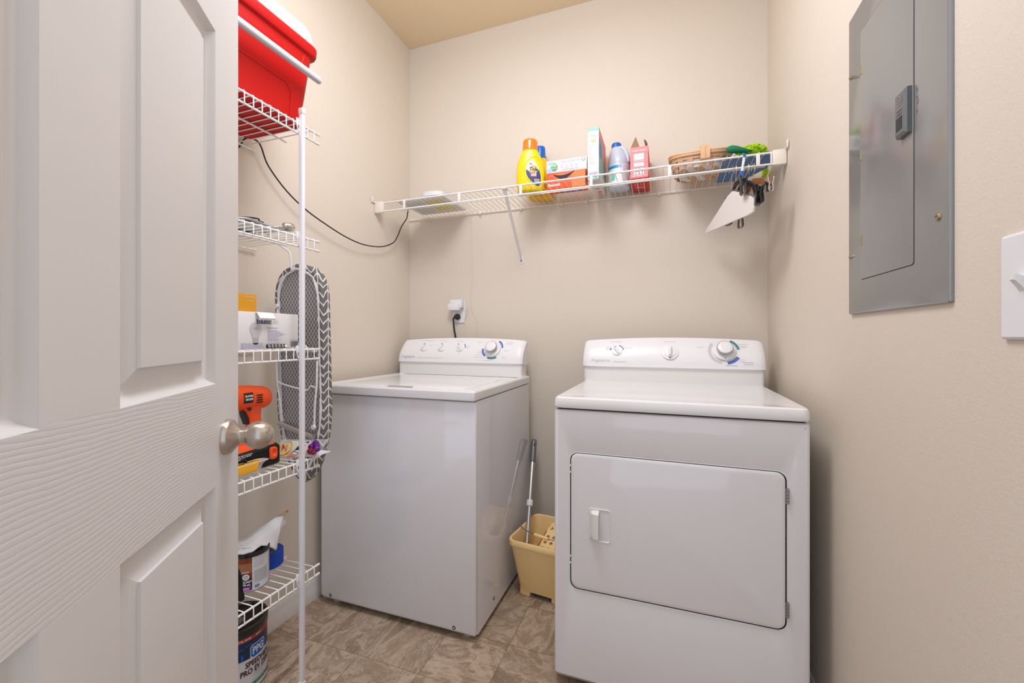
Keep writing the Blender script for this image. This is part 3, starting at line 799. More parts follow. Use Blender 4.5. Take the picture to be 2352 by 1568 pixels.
g.loft([q(0, px-.001), q(0.0, px-.008), q(.004, px-.012)])
g.loft([[Vector((px-.0122, a, b)) for a, b in ((.917,1.426),(.9355,1.426),(.9355,1.448),(.917,1.448))], [Vector((px-.0126, a, b)) for a, b in ((.917,1.426),(.9355,1.426),(.9355,1.448),(.917,1.448))]], M_GAP)
lt = mk('panel_latch', g, pd)
d = Dec(plane_fn((px-.0122, .926, 1.455), (0,-1,0), (0,0,1)), .0001)
d.ell(0, .021, .0085, .0085, M_PANEL, 1, inner=.86); d.text('GE', 0, .0205, .0085, M_PANEL, 1, shear=.3)
for k in range(4): d.rect(-.008, .006-k*.0028, .008, .0068-k*.0028, M_GAP if k % 2 else M_PANEL, 1)
d.mk('latch_lettering', lt)
for z in (1.637, 1.454, 1.271):
    g = G(M_BRASS, M_GAP); g.box(px-.0012, 1.106, z-.011, px+.001, 1.1125, z+.011, M_GAP); g.tube([(px-.0016, 1.109, z-.0095), (px-.0016, 1.109, z+.0095)], .0020, 8, M_BRASS); mk('hinge_pin', g, bp)
for y, z, r in ((1.165,1.652,.0040),(1.166,1.246,.0040),(.836,1.250,.0060),(.836,1.66,.0060)):
    M = basis((px, y, z), (0,1,0), (-1,0,0)); g = G(M_BRASS, M_GAP); g.lathe([(r,0),(r,.0012),(r*.8,.003),(r*.3,.0038),(.0001,.004)], n=24, mtx=M); g.box(-r*.42, -.0004, .0034, r*.42, .0004, .0042, M_GAP, mtx=M); mk('cover_screw', g, bp, label='brass screw')
g = G(M_PANELDK)
for z, r in ((1.478, .0035), (1.460, .007), (1.442, .003)):
    c = [Vector((px-.0002, .897+r*.6*cos(R(a)), z+r*sin(R(a)))) for a in range(60, 241, 20)]; g.tube(c, .0005, 6)
mk('knockout_mark', g, bp)

sw = thing('light_switch', 'white toggle light switch plate at the right edge of the photo', 'light switch', (XR, .675, 1.063))
g = G(M_OUTLET); g.loft([yz(.6395,.711,1.062,1.190,XR,.003), yz(.6395,.711,1.062,1.190,XR-.004,.003), yz(.6425,.708,1.065,1.187,XR-.0062,.003)]); mk('switch_plate', g, sw, ang=25)
g = G(M_CREAM); g.loft([[Vector((XR-.006-dx, .675+sx*wd, 1.128+dz+sz*hh)) for sx, sz in ((-1,-1),(1,-1),(1,1),(-1,1))] for dx, dz, wd, hh in ((-.001,-.002,.0052,.010),(.002,.002,.0048,.007),(.008,.0075,.0042,.0040),(.0098,.0080,.003,.0030))])
mk('toggle', g, sw)
for z in (): bolt(sw, (XR-.0062, .675, z), (-1,0,0), .0030, m=M_OUTLET)

ol = thing('wall_outlet', 'white duplex wall outlet above the washing machine', 'outlet', (-1.043, YB, 1.139))
g = G(M_OUTLET)
def xz(x0, x1, z0, z1, y, r=.003): return [Vector((a, y, b)) for a, b in rrect((x0+x1)/2, (z0+z1)/2, x1-x0, z1-z0, r, 3)]
g.loft([xz(-1.079,-1.007,1.139,1.257,YB), xz(-1.079,-1.007,1.139,1.257,YB-.004), xz(-1.076,-1.010,1.142,1.254,YB-.006)]); mk('outlet_plate', g, ol, ang=25)
for z in (1.178, 1.218):
    g = G(M_CREAM, M_GAP); g.lathe([(.0165,0),(.0165,.002)], n=28, mtx=basis((-1.043, YB-.0055, z), (1,0,0), (0,-1,0)))
    for dx in (-.006, .006): g.box(-1.043+dx-.001, YB-.0082, z-.001, -1.043+dx+.001, YB-.0070, z+.008, M_GAP)
    mk('receptacle', g, ol)
ad = thing('power_adapter', 'white cube power adapter plugged into the top of the outlet', 'power adapter', (-1.045, YB-.02, 1.205))
g = G(M_OUTLET); g.box(-1.078, YB-.038, 1.218, -1.010, YB-.0085, 1.262, bev=.003); g.box(-1.084, YB-.052, 1.205, -1.021, YB-.020, 1.240, bev=.003); mk('adapter_body', g, ad)
g = G(M_WALLWHT); g.tube(smooth_path([(-1.012, YB-.03, 1.228), (-1.000, YB-.028, 1.230), (-.990, YB-.02, 1.226), (-.987, YB-.012, 1.215), (-.995, YB-.010, 1.185), (-1.007, YB-.008, 1.150), (-1.009, YB-.008, 1.10), (-1.004, YB-.010, 1.03)]), .0012, 6)
mk('adapter_cord', g, ad)
pc = thing('power_cable', 'thick black washer power cord plugged into the bottom of the outlet', 'power cord', (-1.05, YB-.02, 1.02))
g = G(M_RUB); g.lathe([(.015,.0),(.016,.012),(.014,.020),(.010,.024)], n=16, mtx=basis((-1.045, YB-.0078, 1.172), (1,0,0), (0,-1,0))); g.box(-1.060, YB-.030, 1.163, -1.036, YB-.014, 1.182, bev=.004); mk('plug', g, pc)
g = G(M_RUB); g.tube(smooth_path([(-1.050, YB-.024, 1.173), (-1.062, YB-.026, 1.166), (-1.0655, YB-.022, 1.145), (-1.062, YB-.018, 1.10), (-1.055, YB-.016, 1.05), (-1.050, YB-.020, .90), (-1.05, YB-.03, .6)]), .0044, 10)
mk('cable_run', g, pc)
g = G(M_WALLWHT); g.tube(smooth_path([(-.982, YB-.05, SZB-.012), (-.968, YB-.02, 1.690), (-.966, YB-.004, 1.660), (-.973, YB-.003, 1.615), (-.967, YB-.003, 1.54), (-.965, YB-.003, 1.46), (-.967, YB-.003, 1.40), (-.962, YB-.003, 1.385), (-.968, YB-.003, 1.34), (-.975, YB-.004, 1.24), (-.968, YB-.003, 1.215), (-.958, YB-.003, 1.19), (-.942, YB-.004, 1.16), (-.936, YB-.006, 1.12), (-.934, YB-.012, 1.03)], 5), .0010, 6)
solo('thin_white_cord', g, 'thin white cord running down the back wall from the long wire shelf', 'cord')
g = G(M_RUB)
pts = [(-1.345, 1.02, 1.700), (-1.335, 1.035, 1.735), (-1.326, 1.060, 1.742), (-1.322, 1.082, 1.728), (-1.326, 1.115, 1.672), (-1.322, 1.19, 1.605), (-1.318, 1.28, 1.558), (-1.316, 1.38, 1.527), (-1.316, 1.48, 1.504), (-1.318, 1.58, 1.4935), (-1.320, 1.67, 1.498), (-1.322, 1.76, 1.515), (-1.322, 1.84, 1.550), (-1.320, 1.875, 1.590), (-1.312, 1.90, 1.648), (-1.292, 1.915, 1.690), (-1.278, 1.905, 1.716), (-1.266, 1.89, 1.7305), (-1.258, 1.86, 1.7305)]
g.tube(smooth_path(pts, 5), .0027, 8)
solo('black_cable', g, 'thin black cable sagging along the left-hand wall from the top shelf to the long shelf', 'cable')

# ---------------------------------------------------------------- cooler
cl = thing('cooler', 'red picnic cooler with white lid on the top shelf of the tower', 'cooler', (-1.19, .83, SZ[0]+.002))
g = G(M_RED)
zb = SZ[0]+.0025
def cs(x0, x1, y0, y1, z, r=.03): return ring3(rrect((x0+x1)/2, (y0+y1)/2, x1-x0, y1-y0, r, 6), z)
g.loft([cs(-1.302,-1.082,.635,1.022,zb,.022), cs(-1.310,-1.072,.625,1.030,zb+.006), cs(-1.316,-1.0665,.615,1.036,zb+.075), cs(-1.3165,-1.0655,.615,1.0365,zb+.078),
        cs(-1.325,-1.052,.600,1.049,zb+.205), cs(-1.327,-1.049,.598,1.051,zb+.222), cs(-1.334,-1.041,.590,1.060,zb+.226), cs(-1.335,-1.038,.588,1.062,zb+.232), cs(-1.336,-1.037,.588,1.063,zb+.252), cs(-1.333,-1.041,.592,1.059,zb+.258)])
mk('cooler_body', g, cl, ang=30)
g = G(M_RED)   # pressed outline of the lower front
fx = lambda z: -1.0720+(z-zb-.006)*.093
pts = [Vector((fx(zb+z)+.0002, y, zb+z)) for y, z in ((.63,.105),(.93,.105),(.955,.100),(.970,.088),(.975,.070),(.975,.02))]
g.tube(smooth_path(pts, 5), .0018, 8); pts = [Vector((fx(zb+z)+.0005, y, zb+z)) for y, z in ((1.012,.222),(.998,.165))]; g.tube(pts, .0022, 8)
mk('pressed_rib', g, cl)
V, F = text_geo('IGLOO', .046, .012, 0., .0018)
g = G(M_RED); vs = []
for p in V:
    y = .889 + p.x*1.06; z = zb+.2085 + p.y; x = fx(zb+.2085)+.0 + p.y*.093 + p.z*.8 + .0002; vs.append(g.bm.verts.new((x, y, z)))
for f in F: g.face([vs[i] for i in f])
mk('raised_lettering', g, cl, ang=20)
g = G(M_COOLW)
g.loft([cs(-1.330,-1.043,.594,1.056,zb+.256), cs(-1.332,-1.0415,.592,1.058,zb+.262), cs(-1.325,-1.048,.602,1.049,zb+.300), cs(-1.318,-1.056,.612,1.040,zb+.312), cs(-1.312,-1.062,.62,1.034,zb+.314), cs(-1.305,-1.070,.63,1.026,zb+.308), cs(-1.24,-1.12,.70,.96,zb+.308)])
mk('cooler_lid', g, cl, ang=30)
g = G(M_COOLW)
hz = zb+.1485
secs = []
for y in (.572, .576, 1.0385, 1.042): 
    e = .002 if y in (.572, 1.042) else 0
    secs.append([Vector((-1.022+a*(1-e*40), y, hz+b*(1-e*40))) for a, b in rrect(0, 0, .018, .0215, .0075, 4)])
g.loft(secs)
for y in (.640,): g.box(-1.062, y, hz-.009, -1.026, y+.012, hz+.009, bev=.003)
mk('carry_handle', g, cl)

# ---------------------------------------------------------------- second shelf: small tools
z2 = SZ[1]+.0025
t = thing('rubber_mallet', 'dark grey rubber head with a short amber end, at the left of the second shelf', 'mallet', (-1.213, .936, z2))
g = G(M_LEATH); g.lathe([(.013,-.030),(.019,-.026),(.0205,0),(.019,.026),(.013,.030)], n=24, mtx=basis((-1.213,.936,z2+.0215),(0,0,1),(.55,.83,.0))); mk('mallet_head', g, t)
g = G(M_WOOD); g.tube([(-1.213,.936,z2+.0105), (-1.235,.86,z2+.0105), (-1.255,.76,z2+.0105)], .0095, 14); mk('mallet_handle', g, t)
g = G(M_SHINYBLK)
for k, (cy, cz, r, ph) in enumerate(((.885,.040,.018,0.),(.895,.046,.022,.5),(.915,.040,.016,1.1))):
    g.tube(smooth_path([(-1.135+.012*sin(a*2+ph), cy+r*1.5*cos(a), z2+cz+.010*sin(a+ph)) for a in [i*2*pi/9 for i in range(10)]], 4), .0024, 8)
g.tube(smooth_path([(-1.15,.80,z2+.030),(-1.14,.84,z2+.045),(-1.135,.88,z2+.043),(-1.13,.93,z2+.042),(-1.13,.945,z2+.030),(-1.135,.92,z2+.020),(-1.14,.88,z2+.0155)]), .0034, 8)
g.tube(smooth_path([(-1.145,.83,z2+.004),(-1.15,.86,z2+.006),(-1.145,.88,z2+.0155)]), .003, 8)
g.bm.transform(Matrix.Translation((-.085, .060, .006)))
solo('coiled_black_strap', g, 'coiled glossy black strap lying over the mallet on the second shelf', 'strap')
t = thing('vise_wrench', 'dull steel adjustable wrench with a polished chrome end, standing up past the second shelf', 'wrench', (-1.13, .95, z2))
g = G(M_STEEL)
g.loft([[Vector((x+a, y, z+b)) for a, b in ((-w,-h),(w,-h),(w,h),(-w,h))] for x, y, z, w, h in ((-1.155,.845,z2+.008,.008,.007),(-1.15,.90,z2+.010,.010,.009),(-1.145,.94,z2+.012,.009,.010),(-1.135,.975,z2+.020,.008,.009),(-1.125,1.0,z2+.030,.008,.008))])
g.tube(smooth_path([(-1.150,.865,z2+.028),(-1.145,.90,z2+.033),(-1.14,.94,z2+.028),(-1.133,.97,z2+.026)]), .0045, 10)
mk('wrench_body', g, t, bev=.002)
g = G(M_CHROME); g.lathe([(.008,-.016),(.0125,-.013),(.014,-.004),(.014,.006),(.0125,.015),(.009,.018),(.0085,.012),(.0001,.011)], n=24, mtx=basis((-1.120,1.012,z2+.035),(0,0,1),(.35,.9,.1))); mk('chrome_end', g, t, label='polished chrome end')
g = G(M_STEEL); g.ellipsoid((-1.14,.955,z2+.006),(.008,.010,.006)); mk('jaw_screw', g, t)

# ---------------------------------------------------------------- middle shelf: boxes
z3 = SZ[2]+.0022
t = thing('bulb_box', 'white cardboard box of LED bulbs on the middle shelf', 'box', (-1.16, .89, z3))
xb = -1.078
g = G(M_CARD); g.box(-1.225, .770, z3, xb, 1.0115, z3+.1035, bev=.0008); mk('box_body', g, t)
g = G(M_WHITE)
fy0, fy1, fz = .8655, .9165, z3+.1005
g.loft([[Vector((xb-.002, y, fz+.0035)), Vector((xb+.007, y, fz+.0015)), Vector((xb+.018, y, fz-.014)), Vector((xb+.0155, y, fz-.0185)), Vector((xb+.0145, y, fz-.0180)), Vector((xb+.0165, y, fz-.014)), Vector((xb+.006, y, fz+.0)), Vector((xb-.002, y, fz+.002))] for y in (fy0, fy0+.003, fy1-.003, fy1)])
mk('box_tab', g, t)
f = plane_fn((xb, .812, z3), (0,1,0), (0,0,1))
d = Dec(f)
d.text('basic', .080, .077, .019, M_NAVY, 1, bold=.02, sx=1.25); d.text('LED', .116, .0765, .013, M_GREY2, 1, sx=1.2)
bu, bz = .054, .060
d.ell(bu, bz-.003, .0185, .0175, M_BULB, 1, n=32)
d.poly([(bu-.0165,bz-.011),(bu-.010,bz-.026),(bu-.0085,bz-.029),(bu+.0085,bz-.029),(bu+.010,bz-.026),(bu+.0165,bz-.011)], M_BULB, 2)
d.rect(bu-.0085,bz-.043,bu+.0085,bz-.0292,M_GREY1,3); d.poly([(bu-.0085,bz-.043),(bu-.004,bz-.0475),(bu+.004,bz-.0475),(bu+.0085,bz-.043)], M_BLACK, 3)
for k in range(3): d.rect(bu-.009, bz-.033-k*.0042, bu+.009, bz-.032-k*.0042, M_GREY2, 4)
d.lines(bu-.008, bz-.0005, bu+.008, 2, .0026, .0011, M_GREY1, 3, .1, 4)
d.text('Product Features', .106, .0598, .0052, M_NAVY, 1)
d.lines(.092, .0535, .155, 9, .0037, .0016, M_LILAC, 1, .5, 2); d.lines(.092, .0165, .150, 6, .0031, .0012, M_LILAC, 1, .5, 5); d.lines(.010, .0165, .082, 7, .0027, .0013, M_LILAC, 1, .1, 6)
d.ell(.153, .0095, .0042, .0042, M_LILAC, 1, inner=.75)
d.lines(.170, .0255, .198, 2, .0024, .0011, M_LILAC, 1, .1, 8)
rnd = random.Random(4); u = .171
while u < .197: wd = rnd.choice((.0006,.001,.0018)); d.rect(u, .004, u+wd, .0205, M_BLACK, 1); u += wd+rnd.choice((.0007,.0011,.0016))
d.mk('box_print', t)
t = thing('soft_white_box', 'orange-yellow bulb carton standing on the white bulb box', 'box', (-1.13, .84, z3+.1042))
g = G(M_BOLD); g.box(-1.155, .775, z3+.1042, -1.100, .8865, z3+.154, bev=.0006); mk('carton_body', g, t)
d = Dec(plane_fn((-1.100, .775, z3+.1042), (0,1,0), (0,0,1)))
d.text('Soft White', .090, .041, .0078, M_PKTC, 1); d.text('9  for 1', .096, .032, .0070, M_YSTICK, 1)
d.ell(.032, .024, .022, .0235, M_WHITE, 1); d.ell(.032, .024, .022, .0235, M_GREY1, 2, inner=.96); d.mk('carton_print', t)
t = thing('button_cell_strip', 'black strip of round button cells lying at the front of the middle shelf', 'batteries', (-1.062, .94, z3+.002))
g = G(M_DARK); g.box(-1.066, .8885, z3+.0018, -1.0625, .9595, z3+.0125, bev=.002); mk('strip_card', g, t)
for k in range(6):
    g = G(M_WHITE if k == 5 else M_STEEL); g.lathe([(.0048,0),(.0048,.0012),(.004,.0018)], n=18, mtx=basis((-1.0625, .8965+k*.0113, z3+.0072), (0,1,0), (1,0,0))); mk('button_cell', g, t)

# ---------------------------------------------------------------- ironing board hanging past the shelf ends
ib = thing('ironing_board', 'tabletop ironing board in a grey chevron cover, hanging beside the shelf tower', 'ironing board', (-1.201, 1.110, .566), rotz=R(-2))
def outline(s, dy=0, n=40):
    """u across, v up from the nose (0) to the hook end (.715)"""
    L_, H = .752, .1120
    right = []
    for k in range(n+1):
        v = L_*k/n
        if v > L_-.120: e = (v-(L_-.120))/.120; h = H*math.sqrt(max(0, 1-e**2.3))**.9
        elif v > .27: h = H
        else: e = v/.27; h = H*(1-(1-e)**1.9)**.62 if e > 0 else 0
        right.append((h, v))
    pts = right + [(-h, v) for h, v in reversed(right)][1:-1]
    cx0, cy0 = 0, L_/2
    out = []
    for h, v in pts:
        a = math.hypot(h, 0); 
        out.append(((h-math.copysign(min(s, abs(h)), h)) if h else 0, cy0+(v-cy0)*(1-2*s/L_)))
    return out
NO = 40
def sec(s, y): return [Vector((u + .015+.022*(1-v/.75), y, v)) for u, v in outline(s)]
g = G(M_CHEV); rnd = random.Random(3)
def wob(ps, a):
    return [p+Vector((rnd.uniform(-a,a), rnd.uniform(-a,a)*.6, rnd.uniform(-a,a))) for p in ps]
g.loft([sec(.030, .036), sec(.012, .036), sec(.003, .033), sec(.0, .026), sec(.0, .012), sec(.001, .003), sec(.004, -.001), wob(sec(.010, -.003), .0010), wob(sec(.018, -.0012), .0020), wob(sec(.022, .0035), .001)], cap1=False)
mk('board_cover', g, ib, world=False, ang=70)
g = G(M_MESH); g.loft([sec(.016, .006), sec(.016, .0045)]); mk('mesh_top', g, ib, world=False)
g = G(M_RAG); s_ = sec(.0180, .0005); g.tube(wob(s_, .0016), [.0050+rnd.uniform(-.0012,.0016) for _ in s_], 8, closed=True); fr = mk('gathered_hem', g, ib, world=False, label='crinkled whitish gathered hem')
g = G(M_POST); g.tube(smooth_path([(-.006,-.004,.728),(-.006,-.006,.745),(-.006,-.008,.765),(-.010,-.012,.790),(-.022,-.030,.806),(-.026,-.050,.8165),(-.015,-.066,.8165),(-.006,-.068,.806)], 5), .0037, 10)
g.lathe([(.006,0),(.006,.004)], n=14, mtx=basis((.004,-.006,.730),(1,0,0),(0,-1,0))); mk('hanging_hook', g, ib, world=False)
g = G(M_ALU); g.tube([(-.052, -.014, .201), (.104, -.014, .168)], .0092, 16); mk('leg_crossbar', g, ib, world=False)
g = G(M_ALU); g.tube([(-.060, -.014, .462), (.100, -.014, .452)], .0080, 16); mk('leg_crossbar', g, ib, world=False)
for pts in ([(-.066,-.010,.605),(-.066,-.012,.50),(-.066,-.012,.40),(-.062,-.012,.335),(-.050,-.011,.27),(-.048,-.010,.235)], [(.116,-.010,.42),(.116,-.012,.34),(.108,-.012,.27),(.104,-.010,.20)]):
    g = G(M_POST); g.tube(smooth_path(pts, 4), .0034, 8); g.lathe([(.0075,-.004),(.0085,0),(.0075,.004)], n=14, mtx=basis(Vector(pts[0 if pts[0][0] < 0 else -1])+Vector((0,-.004,0)),(1,0,0),(0,1,0))); mk('folding_leg', g, ib, world=False)
for pts in ([(-.068,-.006,.478),(-.01,-.010,.474),(.055,-.010,.472),(.076,-.010,.458),(.092,-.010,.450),(.112,-.008,.452)], [(-.070,-.008,.360),(-.066,-.010,.356),(-.058,-.012,.342),(.0,-.012,.330),(.055,-.012,.322),(.075,-.010,.322),(.088,-.010,.335),(.112,-.008,.329)]):
    g = G(M_POST); g.tube(smooth_path(pts, 4), .0030, 8); mk('leg_wire', g, ib, world=False)

# ---------------------------------------------------------------- fourth shelf: drill, tray, packet
z4 = SZ[3]+.0025
t = thing('cordless_drill', 'orange and black cordless drill standing on its battery on the fourth shelf', 'drill', (-1.13, .90, z4), rotz=0)
DXc = -1.128
def dsec(y, zc, ry, rz, n=20): return [Vector((DXc+ry*cos(2*pi*k/n), y, zc+rz*sin(2*pi*k/n))) for k in range(n)]
g = G(M_DRILL)
g.loft([dsec(.770,z4+.205,.018,.018), dsec(.775,z4+.205,.024,.024), dsec(.815,z4+.205,.029,.031), dsec(.86,z4+.206,.031,.0355), dsec(.905,z4+.204,.031,.035), dsec(.925,z4+.203,.030,.033), dsec(.930,z4+.201,.0335,.0335), dsec(.948,z4+.200,.0335,.033), dsec(.960,z4+.199,.029,.029), dsec(.967,z4+.198,.020,.020), dsec(.969,z4+.198,.004,.004)])
hs = []
for z, y0, y1, w_ in ((.185,.875,.945,.020),(.165,.892,.939,.0185),(.145,.902,.938,.018),(.115,.905,.943,.018),(.085,.900,.950,.021),(.068,.880,.965,.026),(.058,.845,.972,.030)):
    hs.append([Vector((DXc+a, b, z4+z)) for a, b in rrect(0, (y0+y1)/2, 2*w_, y1-y0, .012, 4)])
g.loft(hs)
secs = []
for z, y0, y1, w_ in ((.072,.80,.968,.022),(.060,.79,.978,.033),(.050,.79,.980,.036),(.040,.79,.980,.037)):
    secs.append([Vector((DXc+a, b, z4+z-(.9-b)*(-.05))) for a, b in rrect(0, (y0+y1)/2, 2*w_, y1-y0, .012, 4)])
g.loft(secs)
dbody = mk('drill_body', g, t, ang=40)
g = G(M_DARK, M_GAP)
secs = []
for z, ins in ((0,.004),(.004,0),(.052,.0),(.060,.006)):
    secs.append([Vector((DXc+a, b, z4+z)) for a, b in rrect(0, .885, .078-2*ins, .196-2*ins, .010, 4)])
g.loft(secs); bat = mk('battery_pack', g, t)
g = G(M_DRILL); xf = DXc+.039
g.loft([[Vector((xf-.002, a, b)) for a, b in rrect(.9545, z4+.036, .026, .036, .008, 4)], [Vector((xf+.004, a, b)) for a, b in rrect(.9545, z4+.036, .024, .034, .008, 4)], [Vector((xf+.0055, a, b)) for a, b in rrect(.9545, z4+.038, .014, .022, .006, 4)], [Vector((xf+.0015, a, b)) for a, b in rrect(.9545, z4+.040, .010, .016, .004, 4)]])
mk('battery_latch', g, bat, label='orange release latch')
g = G(M_DARK); xs_ = DXc+.0315
for k in range(4):
    z = z4+.211-k*.0070; g.tube([(xs_-.0015, .909, z), (xs_+.0003, .916, z), (xs_-.0015, .928, z)], .0016, 6)
mk('cooling_vent', g, t)
g = G(M_SHINYBLK); g.loft([[Vector((DXc+a, y+b*0, z4+z)) for a in (-.008, .008) for b in (0,)] + [Vector((DXc+.008, y+.012, z4+z)), Vector((DXc-.008, y+.012, z4+z))] for z, y in ((.168,.884),(.155,.886),(.140,.892),(.128,.896))])
mk('trigger', g, t)
g = G(M_SHINYBLK); g.ellipsoid((DXc+.019, .895, z4+.173), (.004,.007,.005)); mk('direction_switch', g, t)
g = G(M_SHINYBLK); g.loft([[Vector((DXc+.0, y, z4+.205)) + Vector((r*cos(2*pi*k/20), 0, r*sin(2*pi*k/20))) for k in range(20)] for y, r in ((.772,.016),(.755,.019),(.730,.019),(.712,.012),(.705,.006))]); mk('drill_chuck', g, t)
def drf(u, v, dd):
    a = math.asin(max(-1, min(1, v/.0352)))
    return Vector((DXc+(.0312+dd)*cos(a), .884+u, z4+.2045+(.0352+dd)*sin(a)))
d = Dec(drf, .0006)
d.rect(-.014, -.012, .014, .016, M_BLACK, 0, 6, 8); d.text('BLACK&', .001, .007, .0072, M_WHITE, 2, bold=.04, sx=.85); d.text('DECKER', .001, -.002, .0072, M_WHITE, 2, bold=.04, sx=.85); d.rect(-.0125, .003, -.0105, .009, M_REDP, 2)
d.mk('drill_badge', t)
d = Dec(plane_fn((DXc+.0390, .86, z4+.038), (0,1,0), (0,0,1)), .0006); d.lines(-.03, .015, .03, 2, .0045, .0028, M_GREY2, 1, .1, 3); d.mk('battery_lettering', bat)

bpy.data.objects['cordless_drill'].location.y -= .023
t = thing('parts_tray', 'clear plastic case with a yellow frame of small hardware, in front of the drill', 'case', (-1.10, .81, z4))
TX = -1.071
g = G(M_TRAY)
def tr(x0, x1, y0, y1, z, r=.012): return ring3(rrect((x0+x1)/2, (y0+y1)/2, x1-x0, y1-y0, r, 5), z4+z)
tx0, tx1 = -1.086+.0, -1.0555
g.loft([tr(-1.083,-1.060,.66,.872,.001), tr(-1.0850,-1.0575,.655,.878,.022), tr(-1.0858,-1.0545,.652,.885,.030), tr(-1.0862,-1.0520,.648,.894,.0325), tr(-1.0855,-1.0545,.652,.885,.034), tr(-1.0835,-1.0595,.66,.873,.030)], cap1=False)
mk('tray_shell', g, t)
g = G(M_TYEL)
for (x0, x1, y0, y1) in ((-1.0835,-1.0800,.665,.870),(-1.0620,-1.0590,.665,.870),(-1.0835,-1.059,.8675,.8715),(-1.0835,-1.059,.665,.669)): g.box(x0, y0, z4+.028, x1, y1, z4+.034, bev=.001)
g.loft([[Vector((x, y, z4+z)) for x, z in ((-1.0615,.008),(-1.0555,.012),(-1.0525,.030),(-1.0560,.038),(-1.0615,.036))] for y in (.66,.70,.845,.855)])
mk('tray_frame', g, t)
for k, (x, y, m_) in enumerate(((-1.072,.852,M_LOGO),(-1.073,.845,M_LOGO),(-1.070,.83,M_BRASS),(-1.074,.81,M_BRASS))):
    g = G(m_); g.ellipsoid((x, y, z4+.030), (.004,.005,.006), nu=12, nv=8); g.tube([(x, y, z4+.004), (x, y, z4+.030)], .002, 8); mk('wall_anchor', g, t)
g = G(M_SHINYBLK); g.tube(smooth_path([(-1.077,.79,z4+.030),(-1.076,.81,z4+.042),(-1.074,.823,z4+.046),(-1.073,.832,z4+.040),(-1.074,.830,z4+.030)]), .0045, 10)
solo('black_cable_clip', g, 'small black bent clip resting in the clear case by the drill', 'clip')

t = thing('treat_packet', 'clear packet with an orange header card and purple contents, right of the drill', 'packet', (-1.16, 1.02, z4))
PU, PV = Vector((.94, .342, 0)), Vector((-.06, .62, .78)).normalized(); PN = PU.cross(PV)
def pk(u, v, dd): return Vector((-1.152, .990, z4+.0025)) + PU*u + PV*v + PN*(dd+.0015*sin(u*60))
g = G(M_CLEAR); g.grid(lambda a, b: pk(-.006+.152*a, .0+.058*b, .002+.0025*sin(a*17)*sin(b*9)), 14, 12, M_CLEAR); mk('packet_film', g, t)
g = G(M_PKTC, M_PKT); g.grid(lambda a, b: pk(-.004+.096*a, .0+.022*b, 0), 10, 3, M_PKT); g.grid(lambda a, b: pk(-.004+.096*a, .022+.032*b, 0), 10, 4, M_PKTC)
mk('header_card', g, t, flip=False)
d = Dec(pk, .0006)
d.ell(.022, .027, .0195, .0235, M_BLACK, 0, rings=3); d.ell(.022, .027, .0180, .0215, M_YEL, 1, rings=3); d.text('N', .022, .027, .030, M_REDP, 3, bold=.05, sx=.8, shear=-.3)
d.poly([(.044,.004),(.066,.004),(.088,.052),(.066,.052)], M_BLACK, 1)
for k in range(5): d.poly([(.052+k*.0055,.010+k*.008),(.064+k*.0045,.008+k*.008),(.066+k*.0045,.0125+k*.008),(.054+k*.0055,.0145+k*.008)], M_WHITE, 3)
d.poly([(.040,.0),(.060,.0),(.066,.010),(.046,.010)], M_REDP, 2)
d.mk('header_print', t)
rnd = random.Random(5)
for k, (u, v, m_) in enumerate(((.106,.030,M_PURP),(.122,.032,M_PURP),(.114,.042,M_PURP),(.127,.022,M_PURP),(.110,.014,M_MAROON),(.121,.012,M_MAROON))):
    g = G(m_); c = pk(u, v, .009); g.ellipsoid(c, (.010,.009,.009), nu=14, nv=9, fn=lambda p: p+Vector((rnd.uniform(-1,1), rnd.uniform(-1,1), rnd.uniform(-1,1)))*.0013); mk('wrapped_piece', g, t)
g = G(M_WHITE, M_BLACK)
g.box(-1.074, 1.040, z4+.0005, -1.034, 1.092, z4+.0020, mtx=None); g.box(-1.070, 1.046, z4+.0025, -1.030, 1.098, z4+.0040)
solo('paper_card', g, 'folded white paper card sticking out past the end of the fourth shelf', 'card')

# ---------------------------------------------------------------- lowest shelf: paint quart, rag, tape
z5 = SZ[4]+.0025
ccx, ccy, cr, ch = -1.147, .905, .0492, .108
t = thing('paint_quart', 'small paint can with brown and grey label on the lowest wire shelf', 'paint can', (ccx, ccy, z5))
g = G(M_STEEL); g.lathe([(cr-.002,0),(cr,.0015),(cr,.004),(cr-.0015,.006),(cr-.0015,ch-.008),(cr,ch-.006),(cr,ch-.001),(cr-.003,ch),(cr-.006,ch-.004),(.001,ch-.004)], c=(ccx,ccy,z5), n=48); mk('can_body', g, t)
g = G(M_SHINYBLK); g.lathe([(cr+.0006,ch-.010),(cr+.0012,ch-.008),(cr+.0012,ch+.0005),(cr-.002,ch+.0018),(cr-.006,ch-.001),(.001,ch-.001)], c=(ccx,ccy,z5), n=48); mk('can_lid', g, t)
A0 = math.atan2(-ccy, -ccx)+.34      # towards the doorway
d = Dec(cyl_fn((ccx, ccy, z5), cr-.0015, A0), .0003)
def sector(d, a0, a1, z0, z1, m, L, n=14): d.rect(a0, z0, a1, z1, m, L, n, 1)
rq = cr-.0015
sector(d, -.070, -.012, .004, .099, M_BROWN, 0); sector(d, -.075, -.012, .004, .040, M_BLACK, 1); sector(d, -.075, -.014, .005, .017, M_PURPLE, 2); sector(d, -.045, -.013, .055, .082, M_WOOD, 1)
sector(d, -.012, .092, .004, .099, M_GREY2, 0, 24)
sector(d, -.008, .034, .022, .060, M_LBLGREY, 1)
d.lines(-.007, .095, .033, 9, .0034, .0011, M_GREY1, 2, .35, 3, 2); d.lines(-.006, .058, .033, 16, .0022, .0011, M_GREY1, 3, .1, 4, 2)
d.lines(.040, .095, .070, 26, .0033, .0012, M_GREY1, 2, .35, 9, 2); sector(d, .0345, .0355, .006, .097, M_WHITE, 3, 1)
